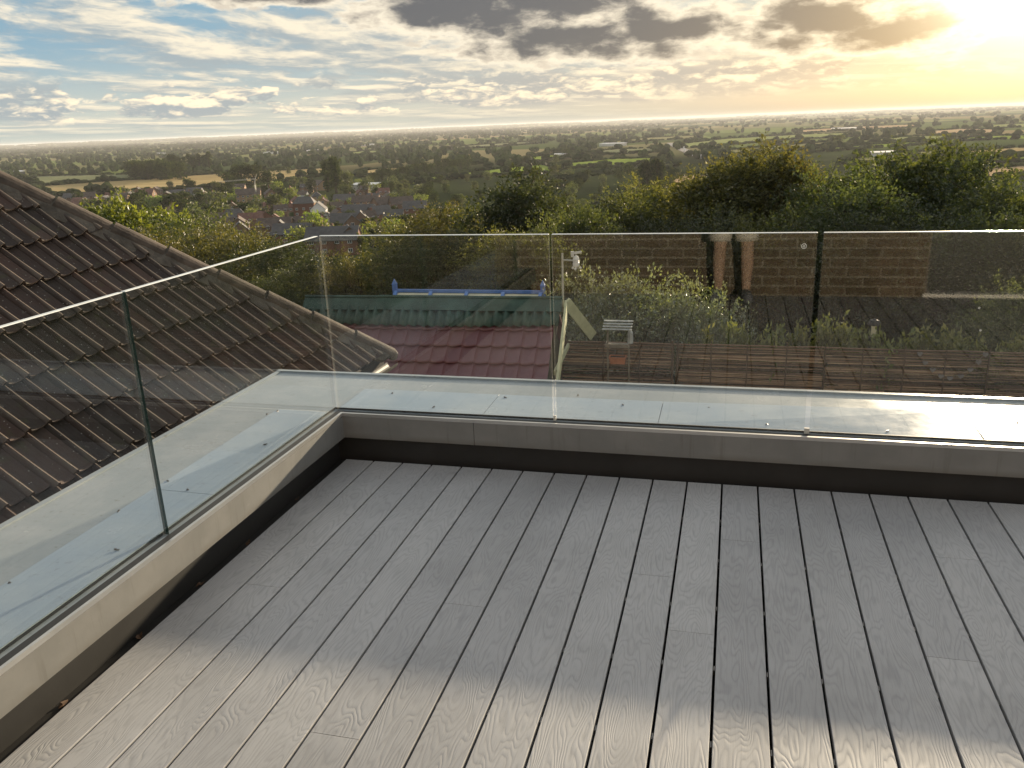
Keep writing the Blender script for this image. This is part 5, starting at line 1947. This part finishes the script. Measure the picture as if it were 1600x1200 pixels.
rg = random.Random(41)
vtree(494, 372, 40, MIDB[0], 10, 'broadleaf_tree', 'bright yellow-green tree just above the glass corner', None, 1.05)
vtree(457, 317, 22, MIDB[0], 10, 'broadleaf_tree', 'bright green round tree in the middle of the town', None, 1.2)
vtree(430, 340, 34, MID[2], 10, 'broadleaf_tree', 'large green tree left of the red brick house', None, 1.1)
vtree(338, 332, 30, MID[3], 10, 'broadleaf_tree', 'broad dark green tree behind the long low brick house', None, 1.4)
vtree(357, 292, 22, MID[0], 10, 'broadleaf_tree', 'dark tree at the left end of the clump in the tan field', None, 1.2)
vtree(380, 294, 34, MID[1], 10, 'broadleaf_tree', 'biggest dome of the dark clump in the tan field', None, 1.2)
vtree(398, 293, 34, MID[0], 10, 'broadleaf_tree', 'right dome of the dark clump in the tan field', None, 1.1)
vtree(420, 292, 24, MID[1], 10, 'broadleaf_tree', 'dark tree at the right end of the clump in the tan field', None, 1.1)
vtree(487, 306, 26, CON[0], 12, 'conifer_tree', 'dark pointed conifer left of the tall poplar', None, 1.0)
vtree(514, 300, 46, POP[0], 14, 'poplar_tree', 'tall poplar, left one of the pair behind the town', None, 1.2)
vtree(526, 302, 53, POP[1], 14, 'poplar_tree', 'tallest poplar rising behind the town', None, 1.2)
vtree(544, 304, 34, MID[2], 10, 'broadleaf_tree', 'pale green tree right of the tall poplar', None, .9)
vtree(504, 352, 20, MID[3], 10, 'broadleaf_tree', 'round tree right beside the white gabled house', None, .9)
vtree(528, 335, 22, MID[2], 10, 'broadleaf_tree', 'green tree between the white house and the upper right row', None, 1.1)
vtree(530, 352, 17, MID[2], 10, 'broadleaf_tree', 'small olive tree in front of the upper right row', None, 1.2)
for k, px in enumerate((1003, 1010, 1018, 1026, 1034)):
    vtree(px, 299 - k * .5, (42, 46, 45, 47, 42)[k], POP[k % 2], 14, 'poplar_tree', ('leftmost', 'second', 'middle', 'fourth', 'rightmost')[k] + ' slender poplar of the short row left of the high hedge tops', 'short row of five poplars', .85)
for k in range(11):
    px = 252 + k * 7.6
    vtree(px, 272 - k * .55, rg.uniform(21, 27), POP[k % 2], 14, 'poplar_tree', 'slender dark poplar in the row beyond the tan field', 'poplar row beyond the tan field', 1.0)
for k in range(14):
    vtree(586 + k * 11.2, 285 - k * 1.75, rg.uniform(15, 21), MID[k % 2], 10, 'broadleaf_tree', 'round dark tree in the row along the bright green field', 'tree row along the bright green field', 1.0)
for k in range(18):
    t = rg.random()
    vtree(206 + 80 * t, 281 + rg.uniform(-5, 1), rg.uniform(18, 27), MID[k % 2], 10, 'broadleaf_tree', 'dark tree in the dense clump on the tan field edge', 'dense clump of trees on the tan field edge', 1.2)
for (px, py, h, lab) in ((450, 272, 10, 'lone round tree in the tan field, nearest the clump'), (488, 270, 9, 'lone tree in the tan field beside the poplars'), (343, 277, 9, 'lone small tree in the tan field, left of the clump'), (435, 270, 9, 'second lone tree in the tan field'),
                         (1312, 230, 17, 'round dark grove on the far plain above the hedge dip'), (885, 247, 15, 'round tree among the green strips'), (870, 254, 12, 'small tree at the left end of the green strips'), (1190, 232, 11, 'lone tree on the plain over the highest hedge')):
    vtree(px, py, h, MID[rg.randrange(3)], 10, 'broadleaf_tree', lab, None, 1.2)
# among the houses
k = 0
tp = []
TOWN_POLY = [(100, 312), (210, 300), (330, 293), (430, 287), (540, 283), (612, 290), (680, 300), (680, 352), (600, 395), (520, 405), (400, 392), (300, 356), (150, 345)]
while k < 140:
    px, py = rg.uniform(100, 680), rg.uniform(286, 402)
    if not in_poly(px, py, TOWN_POLY):
        continue
    hp = rg.uniform(17, 29) * (.55 + (py - 285) / 130)
    if any(abs(px - t_[0]) < 11 and -5 < py - t_[1] < 17 + hp * .4 for t_ in TOWN) or any(abs(px - q[0]) < 4 and abs(py - q[1]) < 3 for q in tp):
        continue
    tp.append((px, py))
    kx = rg.choice([0, 1, 2, 3, 0, 1, 4])
    tone = ('dark green', 'dark green', 'mid green', 'mid green', 'bright green')[kx]
    vtree(px, py, hp, (MID + MIDB)[kx], 10, 'broadleaf_tree', 'small %s tree among the rooftops of the town' % tone, '%s trees among the rooftops of the town' % tone, rg.uniform(.95, 1.35))
    k += 1
# between the green field and the olive bushes: a belt of scrub trees
BELT = [(560, 300), (640, 292), (760, 276), (870, 272), (1000, 268), (1120, 290), (1120, 320), (900, 330), (700, 325), (600, 312)]
k = 0
while k < 70:
    px, py = rg.uniform(560, 1120), rg.uniform(270, 330)
    if not in_poly(px, py, BELT) or any(in_poly(px, py - 4, P) for _, P in FIELDS):
        continue
    vtree(px, py, rg.uniform(11, 19), MID[k % 4], 10, 'broadleaf_tree', 'scrubby %s tree on the slope below the bright green field' % ('dark green', 'dark green', 'mid green', 'mid green')[k % 4], '%s scrub trees below the bright green field' % ('dark green', 'dark green', 'mid green', 'mid green')[k % 4], rg.uniform(1.0, 1.4))
    k += 1

# far woods, hedgerows and copses: thousands of small crowns as one mass
ico_v, ico_f = None, None
bm = bmesh.new()
bmesh.ops.create_icosphere(bm, subdivisions=2, radius=1)
bm.verts.ensure_lookup_table()
ico_v = np.array([v.co[:] for v in bm.verts])
ico_f = np.array([[v.index for v in f.verts] for f in bm.faces])
bm.free()


def blobs(name, items, label, seed):
    """each crown: three overlapping ragged lobes on the ground"""
    rng = np.random.default_rng(seed)
    V, F = [], []
    off = 0
    for (x, y, z, w_, h) in items:
        nlob = 2
        for q in range(nlob):
            d = ico_v * (1 + rng.normal(0, .13, (len(ico_v), 1)))
            c = np.array([x + rng.normal(0, w_ * .20), y + rng.normal(0, w_ * .20), z + h * rng.uniform(.40, .60)])
            d = d * np.array([w_ * .40 * rng.uniform(.7, 1.1), w_ * .40 * rng.uniform(.7, 1.1), h * .46]) + c
            V.append(d)
            F.append(ico_f + off)
            off += len(ico_v)
    me = np_mesh(name, np.concatenate(V), np.concatenate(F), L_far)
    o = link(name, me, kind='stuff')
    o['label'] = label
    o['category'] = 'woods'
    return o


rng = np.random.default_rng(9)
items, hedge = [], []
from mathutils import noise as mnoise
tries = 0
while len(items) < 8500 and tries < 60000:
    tries += 1
    px = rng.uniform(-90, 1690)
    u_ = rng.uniform(0, 1)
    v_ = 1 / (1 / 3.2 - u_ * (1 / 3.2 - 1 / 78.0))
    py = hor(px) + v_
    if px < 690 and v_ > 62:
        continue
    if in_poly(px, py, TOWN_POLY) or any(in_poly(px, py, P) or in_poly(px, py - .10 * v_, P) for _, P in FIELDS):
        continue
    dens = (.95 if 13 < v_ < 62 else .74) if px < 820 else (.74 - (min(px, 1200) - 820) / 380 * .56)
    # long dark bands of wood running across the plain
    nz = mnoise.noise(Vector((px * .006, math.log(v_) * 3.1, 2.0))) * .9 + mnoise.noise(Vector((px * .02, math.log(v_) * 7.0, 7.0))) * .5
    if rng.uniform(0, 1) > dens + nz * 1.25:
        continue
    d = ray(px, py)
    t = (-42 - CP[2]) / d[2]
    if t > 15500 or t < 0:
        continue
    p = CP + d * t
    z = float(ground_z(p[0], p[1]))
    w_ = rng.uniform(8, 15) * (1 if t < 2500 else 1 + (t - 2500) / 3500)
    items.append((p[0], p[1], z, w_, rng.uniform(7, 13) * (1 if t < 4000 else 1.15)))
blobs('woodland', items, 'dark woods and copses covering the plain out to the skyline', 1)
# hedgerows round the fields
for kind, P in FIELDS:
    G = [ground(*p)[0] for p in P]
    for a, b in zip(G, G[1:] + G[:1]):
        L = np.linalg.norm((b - a)[:2])
        step = max(6.5, L / 60)
        for q in range(int(L / step)):
            if rng.uniform() < .05:
                continue
            p = a + (b - a) * (q + rng.uniform(-.3, .3)) * step / L
            big = rng.uniform() < .16
            hedge.append((p[0], p[1], float(ground_z(p[0], p[1])), rng.uniform(7, 10) * (1.3 if big else 1) * (1 + step / 40), rng.uniform(2.5, 4.5) * (2.1 if big else 1)))
blobs('hedgerow', hedge, 'dark hedgerows running round the fields of the valley', 2)

# ------------------------------------------------------------------ the photographer, mirrored in the glass
def person():
    root = thing('person', 'person in pale shorts standing barelegged, mirrored in the back glass', 'person', (1.83, -3.90, 0.0))
    J = {'pelvis': (0, 0, .93), 'belly': (0, .01, 1.06), 'chest': (0, 0, 1.28), 'neck': (0, .0, 1.44), 'head0': (0, .035, 1.53), 'head1': (0, .045, 1.64), 'head2': (0, .03, 1.71)}
    E_ = [('pelvis', 'belly'), ('belly', 'chest'), ('chest', 'neck'), ('neck', 'head0'), ('head0', 'head1'), ('head1', 'head2')]
    Rd = {'pelvis': .145, 'belly': .135, 'chest': .155, 'neck': .058, 'head0': .078, 'head1': .092, 'head2': .060}
    for s_, n_ in ((-1, 'l'), (1, 'r')):
        fx = -.115 if s_ < 0 else .125
        J.update({'hip' + n_: (s_ * .09, 0, .88), 'knee' + n_: (fx * .95, .025, .49), 'calf' + n_: (fx, -.012, .34), 'ank' + n_: (fx, -.02, .09), 'heel' + n_: (fx, -.03, .045), 'ball' + n_: (fx + s_ * .02, .12, .035), 'toe' + n_: (fx + s_ * .03, .19, .028),
                  'sh' + n_: (s_ * .17, 0, 1.38), 'elb' + n_: (s_ * .25, .10, 1.15), 'wr' + n_: (s_ * .09, .27, 1.38), 'palm' + n_: (s_ * .06, .315, 1.45)})
        Rd.update({'hip' + n_: .098, 'knee' + n_: .058, 'calf' + n_: .060, 'ank' + n_: .040, 'heel' + n_: .042, 'ball' + n_: .042, 'toe' + n_: .024, 'sh' + n_: .066, 'elb' + n_: .044, 'wr' + n_: .030, 'palm' + n_: .034})
        E_ += [('pelvis', 'hip' + n_), ('hip' + n_, 'knee' + n_), ('knee' + n_, 'calf' + n_), ('calf' + n_, 'ank' + n_), ('ank' + n_, 'heel' + n_), ('heel' + n_, 'ball' + n_), ('ball' + n_, 'toe' + n_),
               ('chest', 'sh' + n_), ('sh' + n_, 'elb' + n_), ('elb' + n_, 'wr' + n_), ('wr' + n_, 'palm' + n_)]
        pa = np.array(J['palm' + n_])
        for q, (dx_, ln) in enumerate(((-.022, .052), (-.007, .060), (.008, .057), (.022, .045))):
            a, b = 'f%d' % q + n_, 'g%d' % q + n_
            J[a] = tuple(pa + np.array([dx_, .015, .040]))
            J[b] = tuple(pa + np.array([dx_ - s_ * .022, .020, .040 + ln * .6]))
            Rd[a], Rd[b] = .0095, .008
            E_ += [('palm' + n_, a), (a, b)]
        J['th' + n_] = tuple(pa + np.array([-s_ * .040, -.004, .022]))
        Rd['th' + n_] = .010
        E_ += [('palm' + n_, 'th' + n_)]
    names = list(J)
    me = bpy.data.meshes.new('body')
    me.from_pydata([J[k] for k in names], [(names.index(a), names.index(b)) for a, b in E_], [])
    o = link('body', me, root)
    o.modifiers.new('skin', 'SKIN')
    sv = me.skin_vertices[0].data
    for i, k in enumerate(names):
        sv[i].radius = (Rd[k], Rd[k])
        sv[i].use_root = (k == 'pelvis')
    ss_ = o.modifiers.new('subd', 'SUBSURF')
    ss_.levels = ss_.render_levels = 2

    def b_(t, out):
        n = t.noise(geo_pos(t), 14, 4, .6)
        principled(t, out, t.mix(t.ss(n, .35, .65), (.42, .29, .22), (.50, .35, .27)), .5, 0, None, .4)
    me.materials.append(mat('skin', b_))
    M_short = simple('pale_shorts_cloth', (.62, .60, .55), .9, 0, .08, 14, .3, .4, .006)
    mb = MB()
    for s_ in (-1, 1):
        mb.tube([(s_ * .07, 0, .90), (s_ * .098, .01, .74), (s_ * .110, .014, .60), (s_ * .112, .014, .53)], [.128, .115, .102, .098], 16)
    mb.tube([(0, 0, .80), (0, 0, .92), (0, .0, 1.02)], [.165, .168, .150], 18)
    part('shorts', mb, M_short, root, True)
    mb = MB().tube([(0, 0, .98), (0, .005, 1.15), (0, 0, 1.32), (0, 0, 1.425)], [.165, .168, .180, .085], 18)
    for s_ in (-1, 1):
        mb.tube([(s_ * .12, 0, 1.36), (s_ * .19, .02, 1.33), (s_ * .222, .055, 1.24)], [.080, .075, .066], 12)
    part('t_shirt', mb, simple('dark_shirt_cloth', (.06, .07, .09), .9, 0, .1, 14), root, True)
    hair = MB().lathe([(.098, 1.60), (.104, 1.66), (.092, 1.72), (.05, 1.765), (.005, 1.775)], (0, .022, 0), 16)
    part('hair', hair, simple('brown_hair', (.06, .04, .025), .7, 0, .3, 60), root, True)
    for s_ in (-1, 1):
        part('eye', MB().lathe([(.003, -.011), (.010, -.006), (.012, 0), (.010, .006), (.003, .011)], (s_ * .033, .122, 1.625), 8), simple('eye_white', (.7, .7, .68), .3), root)
        part('ear', MB().lathe([(.004, -.03), (.014, -.018), (.017, 0), (.014, .02), (.004, .03)], (s_ * .096, .03, 1.61), 8), MATS['skin'], root, True)
        part('shoe', MB().tube([(s_ * .118, -.08, .045), (s_ * .122, 0, .05), (s_ * .138, .12, .042), (s_ * .148, .215, .034)], [.042, .052, .050, .030], 12), simple('grey_shoe', (.16, .17, .20), .7, 0, .2, 20), root, True)
    part('nose', MB().hexa([(-.014, .12, 1.575), (.014, .12, 1.575), (.012, .155, 1.58), (-.012, .155, 1.58), (-.007, .118, 1.63), (.007, .118, 1.63), (.005, .128, 1.625), (-.005, .128, 1.625)]), MATS['skin'], root, True)
    part('mouth', MB().box(-.024, .024, .112, .122, 1.548, 1.558), simple('lips', (.42, .18, .15), .5), root)


person()
ph = thing('phone', 'black phone held up by the person to take the picture', 'phone', (1.83, -3.555, 1.53))
part('casing', MB().box(-.075, .075, -.004, .004, -.036, .036), simple('phone_black', (.02, .02, .022), .3), ph)
part('screen', MB().box(-.070, .070, -.0052, -.0042, -.033, .033), simple('phone_glass', (.03, .03, .035), .1), ph)

# ------------------------------------------------------------------ air
hz_m = bpy.data.materials.new('haze_air')
hz_m.use_nodes = True
t = NT(hz_m.node_tree)
t.n.clear()
pv = t.node('ShaderNodeVolumePrincipled')
pv.inputs['Color'].default_value = (.86, .88, .90, 1)
pv.inputs['Density'].default_value = 0.00006
pv.inputs['Anisotropy'].default_value = 0.18
ho = t.node('ShaderNodeOutputMaterial')
t.l.new(pv.outputs[0], ho.inputs['Volume'])
HZ = 18000
hb = MB().box(-HZ, HZ, -HZ, HZ, -46, 16)
link('haze', hb.mesh('haze', hz_m), kind='stuff')
